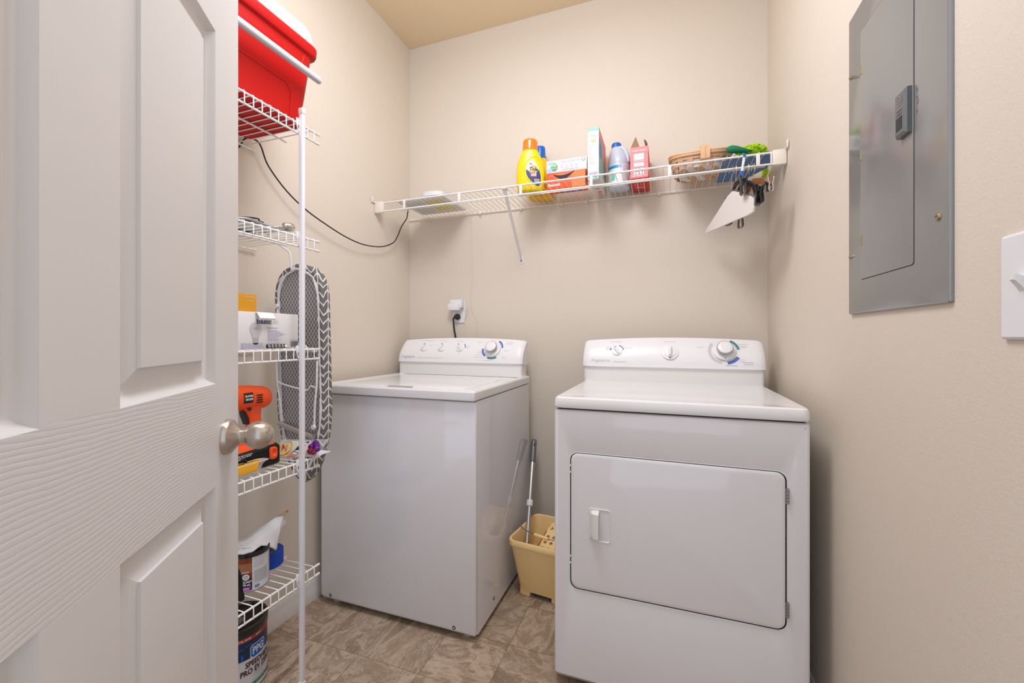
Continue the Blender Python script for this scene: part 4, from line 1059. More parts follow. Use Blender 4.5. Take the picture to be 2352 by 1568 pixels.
d.rect(-.005, .0095, .006, .0165, M_LOGO, 3, 3, 1); d.text('PPG', .0005, .013, .0045, M_WHITE, 4)
d.text('1 QUART', -.027, .0305, .0085, M_WHITE, 4, bold=.03, sx=.8); d.text('946 mL', -.026, .0225, .0085, M_WHITE, 4, bold=.03, sx=.8)
d.ell(-.027, .044, .0085, .0085, M_WHITE, 3); d.ell(-.027, .044, .0060, .0055, M_GREY1, 4, inner=.4); d.lines(-.038, .060, -.018, 2, .003, .0013, M_WHITE, 3, .1, 2); d.lines(-.036, .014, -.018, 2, .004, .0018, M_WHITE, 3, .1, 2)
d.mk('can_label', t)
# rag draped over the can
RT = [Vector(p) for p in ((-1.300,.88,.470),(-1.248,.92,.456),(-1.223,.95,.4475),(-1.195,.98,.471),(-1.175,1.01,.486),(-1.159,1.03,.490))]
RB = [Vector(p) for p in ((-1.21,.83,.468),(-1.167,.855,.466),(-1.131,.875,.463),(-1.112,.908,.4585),(-1.110,.950,.430),(-1.122,.972,.412))]
def bez(P, t):
    x = t*(len(P)-1); i = min(int(x), len(P)-2); k = x-i; a, b, c, d_ = P[max(i-1,0)], P[i], P[i+1], P[min(i+2,len(P)-1)]
    return .5*((2*b)+(c-a)*k+(2*a-5*b+4*c-d_)*k*k+(3*b-a-3*c+d_)*k**3)
def rag(a, b):
    p = bez(RT, a)*(1-b)+bez(RB, a)*b
    arch = sin(pi*b)
    p += Vector((.010, -.008, .010))*arch*(.4+.6*(1-abs(a-.5)*2)) + Vector((.3,-.4,1))*.0022*sin(17*a+5*b)*sin(9*b+2)
    return p
g = G(M_RAG); g.grid(rag, 36, 22)
o = solo('white_rag', g, 'crumpled white rag draped over the top of the paint quart', 'rag', ang=80, flip=False)
so = o.modifiers.new('thick', 'SOLIDIFY'); so.thickness = .0025; so.offset = 1
g = G(M_RAG); pcx, pcy = ccx-.008, ccy-.014
g.loft([[Vector((pcx+r*cos(a), pcy+r*sin(a), z5+zz+.0014*sin(a*5)+.0010*sin(a*11))) for a in [2*pi*k/44 for k in range(44)]] for r, zz in ((.034,ch+.0030),(.0445,ch+.0025),(.0475,ch+.0055),(.0465,ch+.0095),(.036,ch+.0125),(.010,ch+.0128))])
o = solo('folded_cloth', g, 'folded white cloth pad lying flat on the paint quart lid', 'cloth', ang=70)
g = G(M_RAG); g.lathe([(.0001,0),(.008,.001),(.0105,.004),(.0115,.012),(.0115,.060)], n=18, mtx=basis((-1.188,1.058,.4545),(0,0,1),(.22,-.72,-.10)))
solo('rolled_cloth', g, 'end of a rolled white cloth poking out behind the rag', 'cloth')
g = G(M_STICK, M_BROWN)
P0, P1 = Vector((-1.236,.985,.4300)), Vector((-1.193,1.090,.4845)); dd = (P1-P0).normalized(); sd = Vector((.50,.18,-.85)); sd = (sd-dd*sd.dot(dd)).normalized(); nn = dd.cross(sd)
g.loft([[p+sd*a*wd+nn*b for a, b in ((-1,-.0015),(1,-.0015),(1,.0015),(-1,.0015))] for p, wd in ((P0,.0065),(P0+dd*.09,.0065),(P1-dd*.004,.0075),(P1,.0055))])
g.lathe([(.0028,-.0022),(.0028,.0022)], n=12, mtx=basis(P1-dd*.014, dd, nn), m=M_BROWN)
solo('stir_stick', g, 'pale wooden stir stick with a dark hole, leaning up behind the white rag', 'stick')
tcx, tcy, trr = -1.195, 1.000, .0470
t = thing('tape_roll', 'roll of blue masking tape standing behind the paint quart', 'tape', (tcx, tcy, z5))
g = G(M_TAPE); g.lathe([(.030,.001),(trr-.002,0),(trr,.002),(trr,.045),(trr-.002,.047),(.030,.047)], c=(tcx,tcy,z5), n=48, cap0=False, cap1=False); mk('tape_winding', g, t)
g = G(M_TAPEC); g.lathe([(.0305,.0),(.0305,.0475),(.0275,.0475),(.0275,.0)], c=(tcx,tcy,z5), n=40, cap0=False, cap1=False); mk('cardboard_core', g, t)
t = thing('black_brush', 'black handled brush standing at the left of the paint quart', 'brush', (-1.10, .838, z5))
g = G(M_DARK); secs = []
for z, w_, y in ((.004,.0085,.846),(.012,.0100,.846),(.022,.0085,.845),(.030,.0055,.844),(.05,.0075,.842),(.075,.0085,.838),(.092,.0085,.832),(.100,.006,.828)): secs.append(ring3(superell(-1.0935, y-.010, .0070, w_*.82, 2.2, 20), z5+z))
g.loft(secs); mk('brush_handle', g, t)

# ---------------------------------------------------------------- gallon paint can on the floor
gx, gy, gr, gh = -1.254, .942, .084, .190
t = thing('paint_gallon', 'large paint can with a black lid and blue label, on the floor under the tower', 'paint can', (gx, gy, 0))
g = G(M_DARK); g.lathe([(gr-.003,0),(gr-.001,.001),(gr-.001,gh-.012),(gr+.0005,gh-.010),(gr+.0005,gh-.002)], c=(gx,gy,0), n=64); mk('can_body', g, t)
g = G(M_SHINYBLK); g.lathe([(gr+.001,gh-.020),(gr+.0022,gh-.018),(gr+.0022,gh+.002),(gr,gh+.004),(gr-.006,gh+.003),(gr-.008,gh-.003),(.001,gh-.003)], c=(gx,gy,0), n=64); mk('can_lid', g, t)
AG = math.atan2(-gy, -gx)
d = Dec(cyl_fn((gx, gy, 0), gr-.001, AG), .0003)
sector(d, -.12, .13, .004, gh-.020, M_LBLBLUE, 0, 40); sector(d, -.12, .13, gh-.034, gh-.022, M_LBLRED, 1, 40)
sector(d, -.12, .13, .004, .102, M_LBLGREY, 1, 40); sector(d, -.12, .13, .100, .1025, M_GREY1, 2, 40)
sector(d, -.12, .13, .026, .036, M_GREY2, 2, 40); sector(d, -.12, .13, .0175, .0265, M_LBLGRN, 3, 40)
d.poly([(.045,.004),(.120,.004),(.120,.018)], M_LBLGRN, 3)
for k in range(0, 9, 2): d.rect(-.050+k*.012, .140-.004*(k%3), -.030+k*.012, .143-.004*(k%3), M_LOGO, 1, 8, 1)
for u in (-.010, .012): d.rect(u, .104, u+.005, .118+.2*abs(u), M_LOGO, 2)
d.text('PASTEL BASE', .016, gh-.028, .0078, M_GREY2, 3, bold=.02); d.text('FLAT', .062, gh-.028, .0078, M_GREY2, 3, bold=.02)
for (w_, h_, m_, L_) in ((.050,.040,M_GREY2,2),(.046,.036,M_LOGO,3)):
    for a, b in ((w_/2, h_/2-.005), (w_/2-.002, h_/2-.0025), (w_/2-.005, h_/2)): d.rect(.0610-a, .118-b, .0610+a, .118+b, m_, L_, 14, 1)
d.text('PPG', .0610, .118, .0290, M_GREY2, 5, bold=.03, sx=.76)
M_INK = mat('dark_brown_ink', (.06, .018, .014), .5); d.text('SPEEDHIDE', .066, .084, .0225, M_INK, 4, bold=.03, sx=.78); d.text('PRO EV ZERO', .063, .0625, .0225, M_INK, 4, bold=.03, sx=.78)
d.text('INTERIOR', .064, .0315, .0088, M_GREY1, 4, sx=1.1); d.lines(.045, .054, .085, 3, .0045, .0018, M_GREY1, 3, .3, 3, 2); d.lines(.010, .0245, .09, 1, .004, .0022, M_TEAL, 4, .2, 4, 3); d.lines(.0, .013, .055, 1, .004, .002, M_GREY1, 3, .2, 5, 2)
d.mk('can_label', t)
g = G(M_GREYCL); g.loft([[Vector((x, y, gh+.001+z)) for x, y in ((-1.245,.865),(-1.205,.895),(-1.220,.945),(-1.268,.94))] for z in (.003, .008)])
solo('scrap_cloth', g, 'grey scrap of ribbed cloth on the lid of the large paint can', 'cloth')

# ---------------------------------------------------------------- mop bucket and mop between the machines
bk = thing('mop_bucket', 'cream plastic mop bucket on the floor between the washing machine and the dryer', 'bucket', (-.468, 1.722, 0), rotz=R(-7))
def br_(wx, wy, z, r=.03, cy=0.): return ring3(rrect(0, cy, wx, wy, r, 6), z)
g = G(M_BUCKET)
g.loft([br_(.184,.148,.020,.022), br_(.190,.158,.023,.022), br_(.222,.262,.205), br_(.224,.268,.222), br_(.236,.284,.228), br_(.238,.286,.232), br_(.238,.286,.249), br_(.234,.282,.252),
        br_(.224,.270,.250), br_(.219,.264,.240), br_(.214,.250,.20), br_(.182,.146,.020)])
for sx in (-1, 1):
    for sy in (-1, 1): g.box(sx*.0925-.046*(sx>0), sy*.077-.040*(sy>0), 0, sx*.0925+.046*(sx<0), sy*.077+.040*(sy<0), .040, bev=.006)
mk('bucket_shell', g, bk, world=False, ang=35)
g = G(M_BUCKET, M_WOOD)
def wr(u, v, z): return Vector((u, v, z))
# sieve wringer: perforated sloping plate plus two upright baffles
pl = lambda a, b, o: Vector((-.018+.118*a, -.105+.165*b, .188+.048*b+o))
g.grid(lambda a, b: pl(a, b, 0), 1, 1); g.grid(lambda a, b: pl(a, b, -.003), 1, 1)
for i in range(4):
    for j in range(4):
        a, b = .14+i*.22, .10+j*.20
        g.loft([[pl(a+da, b+db, .0004) for da, db in ((0,-.05),(.07,0),(0,.05),(-.07,0))], [pl(a+da, b+db, .0012) for da, db in ((0,-.05),(.07,0),(0,.05),(-.07,0))]], M_WOOD)
for (x0, y0, x1, y1, h) in ((-.022,-.10,-.022,.065,.010),(-.022,.065,.10,.065,.030)):
    g.loft([[Vector((x0, y0, .20)), Vector((x0, y0+.004, .20)), Vector((x0, y0+.004, .222+h)), Vector((x0, y0, .222+h))], [Vector((x1, y1, .20)), Vector((x1+.001, y1+.004, .20)), Vector((x1+.001, y1+.004, .222+h)), Vector((x1, y1, .222+h))]])
g.loft([[Vector((-.030+x, .05+y, z)) for x, y in ((0,0),(.004,0),(.004,.004),(0,.004))] for z in (.19, .235)])
g.loft([[Vector(p) for p in ((-.036,.040,.212),(.002,.066,.262),(.034,.050,.224),(.028,.040,.206),(.002,.054,.246),(-.028,.034,.206))], [Vector(p)+Vector((0,.028,-.004)) for p in ((-.036,.040,.212),(.002,.066,.262),(.034,.050,.224),(.028,.040,.206),(.002,.054,.246),(-.028,.034,.206))]])
mk('wringer_sieve', g, bk, world=False)
g = G(M_STEEL); hd = thing
hp = smooth_path([(-.121,.01,.240),(-.118,-.012,.262),(-.095,-.040,.2575),(-.03,-.065,.256),(.04,-.078,.256),(.09,-.065,.257),(.118,-.02,.262),(.121,.01,.240)], 6)
g.tube(hp, .0024, 8); bh = mk('wire_handle', g, bk, world=False)
g = G(M_BUCKET); g.tube([(-.030,-.066,.256),(.002,-.072,.256),(.035,-.077,.256)], .0065, 14); mk('handle_grip', g, bh, world=False)
P0, P1 = Vector((-.5515, 1.690, .150)), Vector((-.604, 1.975, .568)); dd = (P1-P0).normalized()
mp = thing('mop_pole', 'short silver telescopic pole with a dark grey grip leaning in the mop bucket', 'pole', tuple(P0))
g = G(M_ALU); g.tube([P0-dd*.03, P0+dd*.225], .0100, 20); mk('lower_tube', g, mp)
L = (P1-P0).length
g = G(M_ALU); g.tube([P0+dd*.200, P1-dd*.10], .0118, 20); mk('upper_tube', g, mp)
g = G(M_OUTLET); g.tube([P0+dd*.196, P0+dd*.200, P0+dd*.218, P0+dd*.222], [.0135,.0145,.0145,.0135], 24); mk('locking_collar', g, mp)
g = G(M_PANELDK); rs = [(L-.115,.0135),(L-.105,.0140),(L-.05,.0138),(L-.012,.0135),(L-.004,.0105),(L,.004)]
g.tube([P0+dd*a for a, r in rs], [r for a, r in rs], 20); gp = mk('hand_grip', g, mp)
g = G(M_GAP); q0 = P0+dd*(L-.030)+Vector((.006,-.0118,.004)); g.ellipsoid((0,0,0), (.0035,.002,.011), nu=12, nv=8); g.bm.transform(Matrix.Translation(q0) @ dd.to_track_quat('Z', 'Y').to_matrix().to_4x4()); mk('hanging_hole', g, gp)

# ---------------------------------------------------------------- things on the long shelf
ZS = SZB+.0050
def bottle(name, label, cx, cy, rot, secs, m, n=2.6, loc_z=ZS):
    t = thing(name, label, 'bottle', (cx, cy, loc_z), rotz=R(rot))
    g = G(m); g.loft([ring3(superell(ox, 0, a, b, n, 44), z) for z, a, b, ox in secs]); mk('bottle_body', g, t, world=False, ang=50); return t
def surf(secs, n=2.6):
    def f(u, v, d):
        v2 = max(secs[0][0], min(secs[-1][0], v))
        for p, q in zip(secs, secs[1:]):
            if p[0] <= v2 <= q[0]:
                k = (v2-p[0])/max(1e-9, q[0]-p[0]); a = p[1]+(q[1]-p[1])*k; b = p[2]+(q[2]-p[2])*k; ox = p[3]+(q[3]-p[3])*k; break
        w_ = min(.995, abs((u-ox)/a)); return Vector((u, -b*(1-w_**n)**(1/n)-d, v))
    return f
S1 = [(0,.055,.030,0),(.003,.060,.034,0),(.03,.0645,.037,0),(.07,.0665,.0385,0),(.10,.066,.0385,0),(.13,.0595,.038,-.001),(.155,.050,.037,-.002),(.172,.042,.036,-.003),(.182,.037,.035,-.003),(.186,.033,.033,-.003)]
td = bottle('detergent_bottle', 'yellow detergent bottle with orange cap, on the long shelf', -.583, 1.855, 16, S1, M_YEL)
g = G(M_ORCAP); g.lathe([(.0335,.183),(.0350,.186),(.0350,.190),(.0340,.226),(.0325,.2335),(.030,.236),(.001,.236)], c=(-.003,0,0), n=40); mk('bottle_cap', g, td, world=False)
f1 = surf(S1); d = Dec(f1, .0006)
LB = [(.008,.133),(-.006,.123),(-.017,.104),(-.021,.082),(-.014,.060),(.0,.042),(.016,.027),(.030,.018),(.040,.021),(.0445,.037),(.0450,.058),(.040,.083),(.030,.108),(.018,.127)]
d.blob(LB, M_NAVY, 0); d.blob([(.008,.133),(-.006,.123),(-.0165,.105),(-.0195,.093),(-.006,.083),(.004,.072),(.018,.070),(.030,.082),(.036,.092),(.030,.108),(.018,.127)], M_WHITE, 1)
d.blob([(.0125+.0178*cos(a), .0915+.0170*sin(a)) for a in [2*pi*k/20 for k in range(20)]], M_ORANGE2, 2, k=1); d.blob([(.0125+.0158*cos(a), .0915+.0125*sin(a)) for a in [2*pi*k/20 for k in range(20)]], M_YEL, 3, k=1)
d.text('Tide', .013, .0915, .0215, M_NAVY, 5, bold=.04, sx=.98, rot=-4, shear=.1); d.text('99%', .0005, .1155, .0085, M_NAVY, 3, bold=.03, rot=10)
d.blob([(.000,.058),(.026,.056),(.027,.072),(.002,.075)], M_REDP, 3, k=1, rings=3); d.text('OXI', .0135, .0655, .0135, M_WHITE, 5, bold=.06)
d.text('Simply', .013, .0775, .0055, M_NAVY, 5)
d.lines(.016, .048, .042, 3, .005, .0022, M_WHITE, 3, .2, 3); d.mk('bottle_label', td, world=False)
g = G(M_YEL)   # moulded rim around the label
g.tube(smooth_path([f1(u, v, .0003) for u, v in ((.046,.016),(.0,.036),(-.020,.058),(-.029,.085),(-.024,.112),(-.010,.134),(.010,.148),(.026,.146),(.040,.128),(.050,.10),(.0545,.06),(.052,.03))], 4), .0016, 8)
mk('moulded_rim', g, td, world=False)
S2 = [(0,.055,.034,0),(.003,.058,.037,0),(.06,.060,.039,0),(.12,.058,.038,0),(.15,.050,.036,0),(.170,.040,.033,-.001),(.185,.030,.028,-.002),(.193,.027,.027,-.002)]
t2 = bottle('detergent_bottle', 'golden yellow detergent bottle with blue cap, behind the orange-capped one', -.568, 1.968, 16, S2, M_YEL2)
g = G(M_BLUCAP); g.lathe([(.029,.190),(.029,.204),(.0255,.208),(.0245,.245),(.022,.2515),(.001,.252)], c=(-.003,0,0), n=36); mk('bottle_cap', g, t2, world=False)

def carton(name, label, x0, y0, x1, y1, z1, m, z0=ZS):
    t = thing(name, label, 'box', ((x0+x1)/2, (y0+y1)/2, z0)); g = G(m); g.box(x0, y0, z0, x1, y1, z1, bev=.0007); mk('carton_body', g, t)
    return t, plane_fn((x0, y0, z0), (1,0,0), (0,0,1)), plane_fn((x1, y0, z0), (0,1,0), (0,0,1)), plane_fn((x0, y1, z0), (1,0,0), (0,-1,0))
t, ff, fs_, fu = carton('softener_box', 'white fabric softener sheet box with a green leaf-drop logo', -.508, 1.852, -.326, 1.911, 1.8570, M_CARD, z0=1.8004)
H = 1.8570-1.8004+.0
d = Dec(ff); d.blob([(.0005,.001),(.022,.001),(.036,.020),(.034,H-.008),(.020,H-.004),(.0005,H-.012)], M_LTBLUE, 0, k=1, rings=2)
d.blob([(.0005,.018),(.012,.022),(.020,.034),(.008,.040),(.0005,.036)], M_CARD, 1, k=2)
dr_ = [(.0366,H-.007),(.028,H-.016),(.021,H-.028),(.021,H-.037),(.027,H-.046),(.0366,H-.050),(.046,H-.046),(.052,H-.037),(.052,H-.028),(.045,H-.016)]
d.blob([(.0366+(u-.0366)*1.12, H-.029+(v-H+.029)*1.08) for u, v in dr_], M_WHITE, 1); d.blob(dr_, M_GREENP, 2); d.blob([(.0366,H-.009),(.029,H-.017),(.024,H-.026),(.035,H-.030),(.048,H-.027),(.044,H-.017)], M_LTGREEN, 3)
d.rect(.024,H-.038,.049,H-.033,M_WHITE,4); d.lines(.026,H-.0335,.047,1,.004,.003,M_GREENP,5,.02,5)
d.text('FABRIC SOFTENER SHEETS', .112, H-.011, .0080, M_LILAC, 2, sx=.98); d.lines(.080, H-.0165, .135, 1, .004, .0012, M_GREY2, 1, .2, 2)
for u in (.070,.092,.114,.136): d.ell(u, H-.026, .0062, .0062, M_GREY2, 1, inner=.84); d.lines(u-.007, H-.034, u+.008, 2, .0030, .0012, M_GREY2, 1, .2, int(u*1000)); d.rect(u-.003,H-.028,u+.003,H-.024,M_GREY2,1)
d.ell(.168, H-.011, .0078, .0078, M_NAVY, 1); d.ell(.168, H-.011, .0063, .0063, M_WHITE, 2); d.text('80', .168, H-.011, .0070, M_LILAC, 3)
d.lines(.075, H-.0445, .145, 1, .004, .0024, M_LILAC, 1, .05, 9); d.mk('carton_print', t)
t, ff, fs_, fu = carton('dryer_sheet_box', 'open orange carton with a torn dark opening, in front of the softener box', -.506, 1.846, -.331, 1.914, 1.800, M_ORANGE)
H = 1.800-ZS
d = Dec(ff); d.rect(.115, .0, .174, H-.001, M_ORANGE2, 0); d.blob([(.045,H-.010),(.090,H-.010),(.128,H-.004),(.10,H-.022),(.05,H-.022)], M_ORANGE2, 0, k=1, rings=2)
topc = lambda a: (.030+.098*a, H-.006-.013*math.sin(pi*a)**.7+.008*a)
botc = lambda a: (.030+.098*a+.014*math.sin(2*pi*a)*.5, H-.006-.034*math.sin(pi*a)**.75+.008*a)
d.g.grid(lambda a, b: ff(topc(a)[0]*(1-b)+botc(a)[0]*b, topc(a)[1]*(1-b)+botc(a)[1]*b-(.0014 if int(a*36) % 2 else 0)*b, .0010), 36, 2, M_BLACK)
d.lines(.010, H-.010, .032, 2, .0045, .0022, M_PINK, 1, .1, 3); d.text('Bounce', .034, .018, .019, M_WHITE, 3, bold=.03, sx=.95, rot=2)
d.mk('carton_print', t)
d = Dec(fu); d.rect(.045, .012, .150, .052, M_BLUEP, 0); d.rect(.062, .020, .105, .045, M_GREY2, 1); d.rect(.114, .016, .136, .050, M_GREY2, 1)
for k in range(6): d.rect(.116+k*.0032, .018, .1175+k*.0032, .048, M_GREY1, 2)
d.lines(.012, .055, .042, 3, .012, .004, M_WHITE, 1, .2, 4); d.mk('underside_print', t)
t, ff, fs_, fu = carton('tall_carton', 'tall narrow white carton with mint bands, left of the bleach bottle', -.3105, 1.787, -.2635, 1.992, 1.942, M_CARD)
H = 1.942-ZS
d = Dec(ff); d.rect(.0004, H-.011, .0466, H-.0004, M_TEAL, 0); d.rect(.0004, .001, .0466, .010, M_TEAL, 0)
d.ell(.023, H-.043, .0135, .0135, M_LTBLUE, 1); d.ell(.023, H-.045, .0115, .009, M_WHITE, 2); d.blob([(.011,H-.049),(.023,H-.045),(.035,H-.049),(.029,H-.056),(.017,H-.056)], M_YSTICK, 3, k=2)
d.lines(.005, H-.070, .034, 14, .006, .0016, M_GREY2, 1, .6, 3); d.lines(.006, .030, .042, 4, .0042, .0022, M_LILAC, 1, .1, 4); d.mk('carton_print', t)
d = Dec(fs_); d.rect(.0004,.0004,.2046,H-.0004,M_PINK,0); d.blob([(.001,.005),(.20,.02),(.17,.07),(.06,.13),(.001,.17)], M_TEAL, 1, k=1, rings=2); d.blob([(.001,.10),(.05,.10),(.09,.13),(.06,.17),(.001,.175)], M_CYAN, 2, k=1, rings=2); d.rect(.0004,.0004,.2046,.030,M_CARD,3); d.mk('side_print', t)
d = Dec(fu); d.text('DW', .022, .172, .022, M_LILAC, 1, bold=.03); d.lines(.006,.110,.040,2,.014,.006,M_GREY1,1,.1,3); d.lines(.018,.083,.040,1,.01,.010,M_PINK,1,.05,5); d.rect(.020,.012,.036,.048,M_REDP,1); d.text('8',.028,.030,.026,M_CARD,2,bold=.03); d.mk('underside_print', t)
t, ff, fs_, fu = carton('red_carton', 'open red carton with raised cardboard flaps, right of the bleach bottle', -.1435, 1.868, -.070, 2.024, 1.870, M_REDP)
H = 1.870-ZS
d = Dec(ff); d.rect(.0004,.012,.0731,H-.0004,M_PINK,0)
d.text('IN ANY ROOM', .0365, H-.0165, .0088, M_WHITE, 2, bold=.03, sx=1.0); d.rect(.015,H-.056,.056,H-.029,M_WHITE,1); d.rect(.012,H-.0615,.058,H-.0595,M_WHITE,1); d.rect(.015,.060,.056,H-.067,M_WHITE,1)
d.ell(.022,H-.042,.0014,.0014,M_GREY1,2); d.ell(.046,H-.040,.002,.002,M_GREY1,2); d.ell(.035,.066,.009,.005,M_GREY2,2,inner=.85)
d.rect(.015,.026,.034,.052,M_WHITE,1); d.rect(.040,.026,.056,.052,M_WHITE,1); d.ell(.029,.041,.0058,.0058,M_GREY1,2); d.ell(.0495,.041,.0058,.0058,M_GREY1,2); d.rect(.008,.020,.062,.0225,M_WHITE,1); d.mk('carton_print', t)
d = Dec(fu); d.text('YONANAS', .036, .055, .014, M_WHITE, 1, bold=.02, sx=.75) if False else d.lines(.020,.075,.052,1,.02,.008,M_WHITE,1,.02,3)
for k in range(5): d.rect(.016+k*.008, .090+.004*(k%2), .0185+k*.008, .125-.012*(k%3), M_PINK, 1)
d.mk('underside_print', t)
g = G(M_KRAFT)
for pts in ([(-.1430,1.872,1.869),(-.104,1.885,1.869),(-.1145,1.90,1.905),(-.1235,1.905,1.9315),(-.1285,1.90,1.918)],): g.loft([[Vector(p) for p in pts], [Vector(p)+Vector((.0002,.0016,0)) for p in pts]])
mk('box_flap', g, t, label='raised brown cardboard flap')
g = G(M_KRAFT); g.loft([[Vector(p) for p in ((-.0715,1.870,1.869),(-.0735,1.872,1.882),(-.0800,1.880,1.898),(-.0880,1.890,1.908),(-.0850,1.95,1.905),(-.0715,1.96,1.869))], [Vector(p)+Vector((-.0012,0,-.0003)) for p in ((-.0715,1.870,1.869),(-.0735,1.872,1.882),(-.0800,1.880,1.898),(-.0880,1.890,1.908),(-.0850,1.95,1.905),(-.0715,1.96,1.869))]])
mk('box_flap', g, t, label='narrow curled brown flap')

S3 = [(0,.040,.040,0),(.003,.0465,.0465,0),(.010,.049,.049,0),(.10,.0495,.0495,0),(.104,.0485,.0485,0),(.110,.0495,.0495,0),(.125,.0485,.0485,0),(.145,.042,.042,-.003),(.165,.034,.034,-.007),(.180,.026,.026,-.010),(.190,.0195,.0195,-.012),(.194,.0185,.0185,-.012)]
bl = thing('bleach_bottle', 'pale jug-shaped bleach bottle with a blue cap, between tall and red cartons', 'bottle', (-.199, 1.960, ZS), rotz=R(6))
g = G(M_BLEACH); g.loft([ring3(superell(ox-.0, 0, a, b, 2.0, 48), z) for z, a, b, ox in S3]); mk('bottle_body', g, bl, world=False, ang=50)
g = G(M_BLEACH); g.tube(smooth_path([(-.004,-.012,.184),(.010,-.018,.181),(.024,-.021,.168),(.034,-.023,.148),(.038,-.024,.128),(.036,-.024,.112)], 4), [.0085]*7+[.0095]*7+[.0095]*7, 14); mk('jug_handle', g, bl, world=False)
g = G(M_BLUCAP); g.lathe([(.0205,.190),(.0205,.200),(.0200,.2065),(.0185,.209),(.001,.209)], c=(-.012,0,0), n=36)
for k in range(30): a = 2*pi*k/30; g.tube([(-.012+.0205*cos(a), .0205*sin(a), .191), (-.012+.0205*cos(a), .0205*sin(a), .206)], .0008, 5)
mk('bottle_cap', g, bl, world=False)
d = Dec(cyl_fn((0,0,0), .0496, R(-90)), .0002)
d.rect(-.075,.014,.075,.098,M_WHITE,0,44,1); d.rect(-.06,.083,-.004,.096,M_CYAN,1,20,1); d.rect(-.004,.083,.012,.096,M_LTBLUE,1,6,1); d.rect(-.035,.030,-.018,.060,M_TEAL,1,6,1)
d.lines(.016,.094,.058,11,.0068,.0034,M_GREY1,1,.25,4,3); d.lines(-.034,.066,-.006,1,.004,.002,M_GREY1,2,.3,4,2); d.mk('bottle_label', bl, world=False)

# left end: flat pack and dish
t = thing('flat_paper_pack', 'translucent pack of grey papers with a yellow sticker, left end of the long shelf', 'packet', (-1.12, 1.88, ZS))
g = G(M_LTPAPER); g.box(-1.245, 1.765, ZS+.0012, -.985, 2.005, ZS+.010, bev=.003); mk('paper_stack', g, t)
d = Dec(plane_fn((-1.245, 2.005, ZS+.0012), (1,0,0), (0,-1,0)), .0004); d.rect(.125,.045,.225,.205,M_YSTICK,0); d.lines(.13,.20,.22,8,.02,.002,M_GREY1,1,.5,3); d.rect(.02,.03,.11,.20,M_GREY2,0); d.mk('yellow_sticker', t)
g = G(M_CLEAR)
g.grid(lambda a, b: Vector((-1.275+.33*a, 1.758+.26*b, ZS+.0125+.010*abs(sin(a*5+b*3))*sin(pi*a)*sin(pi*b)+.004*sin(13*a)*sin(9*b)*sin(pi*a))), 26, 20)
mk('clear_wrap', g, t)
t = thing('white_dish', 'shallow white dish lying on the flat pack at the left of the long shelf', 'dish', (-1.09, 1.84, ZS+.022))
g = G(M_WHITE); g.loft([[Vector((-1.075+a, 1.835+b, ZS+.0225+z)) for a, b in superell(0, 0, rx, ry, 2.6, 40)] for z, rx, ry in ((0,.055,.042),(.002,.060,.046),(.018,.063,.050),(.020,.064,.051),(.020,.061,.048),(.004,.056,.042))]); mk('dish_shell', g, t, ang=40)

# basket, blue box, duster
bs = thing('splint_basket', 'small tan splint basket with a strap, lined with white cloth, on the long shelf', 'basket', (.135, 1.885, ZS))
bcx, bcy, bz0 = .130, 1.886, ZS
RXb, RYb = .112, .104
def bo(r, z, k=1.): return [Vector((bcx+RXb*r*math.copysign(abs(cos(a))**.8, cos(a)), bcy+RYb*r*math.copysign(abs(sin(a))**.8, sin(a)), bz0+z+.022*((bcy+RYb*r*sin(a))-bcy)/RYb*(z/.07))) for a in [2*pi*i/48 for i in range(48)]]
g = G(M_SPLINT)
for z, r in ((.030,.94),(.055,.99)): 
    a, b = bo(r, z-.009), bo(r+.012, z+.009); a2, b2 = bo(r-.02, z-.009), bo(r-.008, z+.009)
    g.loft([a, b, b2, a2, a], cap0=False, cap1=False)
for k in range(16):
    a = 2*pi*k/16+.1; c_, s__ = math.copysign(abs(cos(a))**.8, cos(a)), math.copysign(abs(sin(a))**.8, sin(a))
    tn = Vector((-sin(a), cos(a), 0))*.011
    for r0, r1 in ((.86,1.0),):
        P = [Vector((bcx-.012+RXb*.74*c_, bcy+RYb*r0*s__, bz0+.002)), Vector((bcx+RXb*1.01*c_, bcy+RYb*1.01*s__, bz0+.066+.02*s__))]
        g.loft([[p-tn, p+tn, p+tn+Vector((c_,s__,0))*.0016, p-tn+Vector((c_,s__,0))*.0016] for p in P])
mk('woven_side', g, bs)
g = G(M_SPLINT)
for (x0, y0, x1, y1, w_) in ((.060,1.815,.120,1.975,.013),(.115,1.805,.180,1.965,.015),(.040,1.86,.195,1.86,.007),(.178,1.815,.196,1.93,.010)):
    a, b = Vector((x0, y0, bz0+.0010)), Vector((x1, y1, bz0+.0010)); n_ = (b-a).normalized().cross(Vector((0,0,1)))*w_
    g.loft([[a-n_, a+n_, b+n_, b-n_], [p+Vector((0,0,.0015)) for p in (a-n_, a+n_, b+n_, b-n_)]])
mk('bottom_splints', g, bs)
g = G(M_SPLINT2); g.tube(bo(1.03, .068), .0050, 10, closed=True); g.tube(bo(1.045, .079), .0042, 10, closed=True); mk('rim_hoop', g, bs)
g = G(M_LINER); g.loft([[p+Vector(((bcx-.012-p.x)*.16-.0,0,0)) for p in bo(.84,.0035)], [p+Vector(((bcx-.012-p.x)*.10,0,0)) for p in bo(.86,.012)], bo(.90,.045), bo(.86,.058), bo(.5,.064)]); mk('cloth_liner', g, bs, label='white cloth lining')
g = G(M_SPLINT2); x0, x1 = .124, .158
g.loft([[Vector((x, y, bz0+z)) for y, z in ((1.790,.012),(1.772,.022),(1.768,.050),(1.772,.066),(1.790,.078),(1.812,.080),(1.812,.078),(1.791,.076),(1.7745,.065),(1.7705,.050),(1.7745,.023),(1.790,.014))] for x in (x0, x1)])
sp = mk('strap', g, bs, label='pale stitched leather-like strap')
g = G(M_KRAFT)
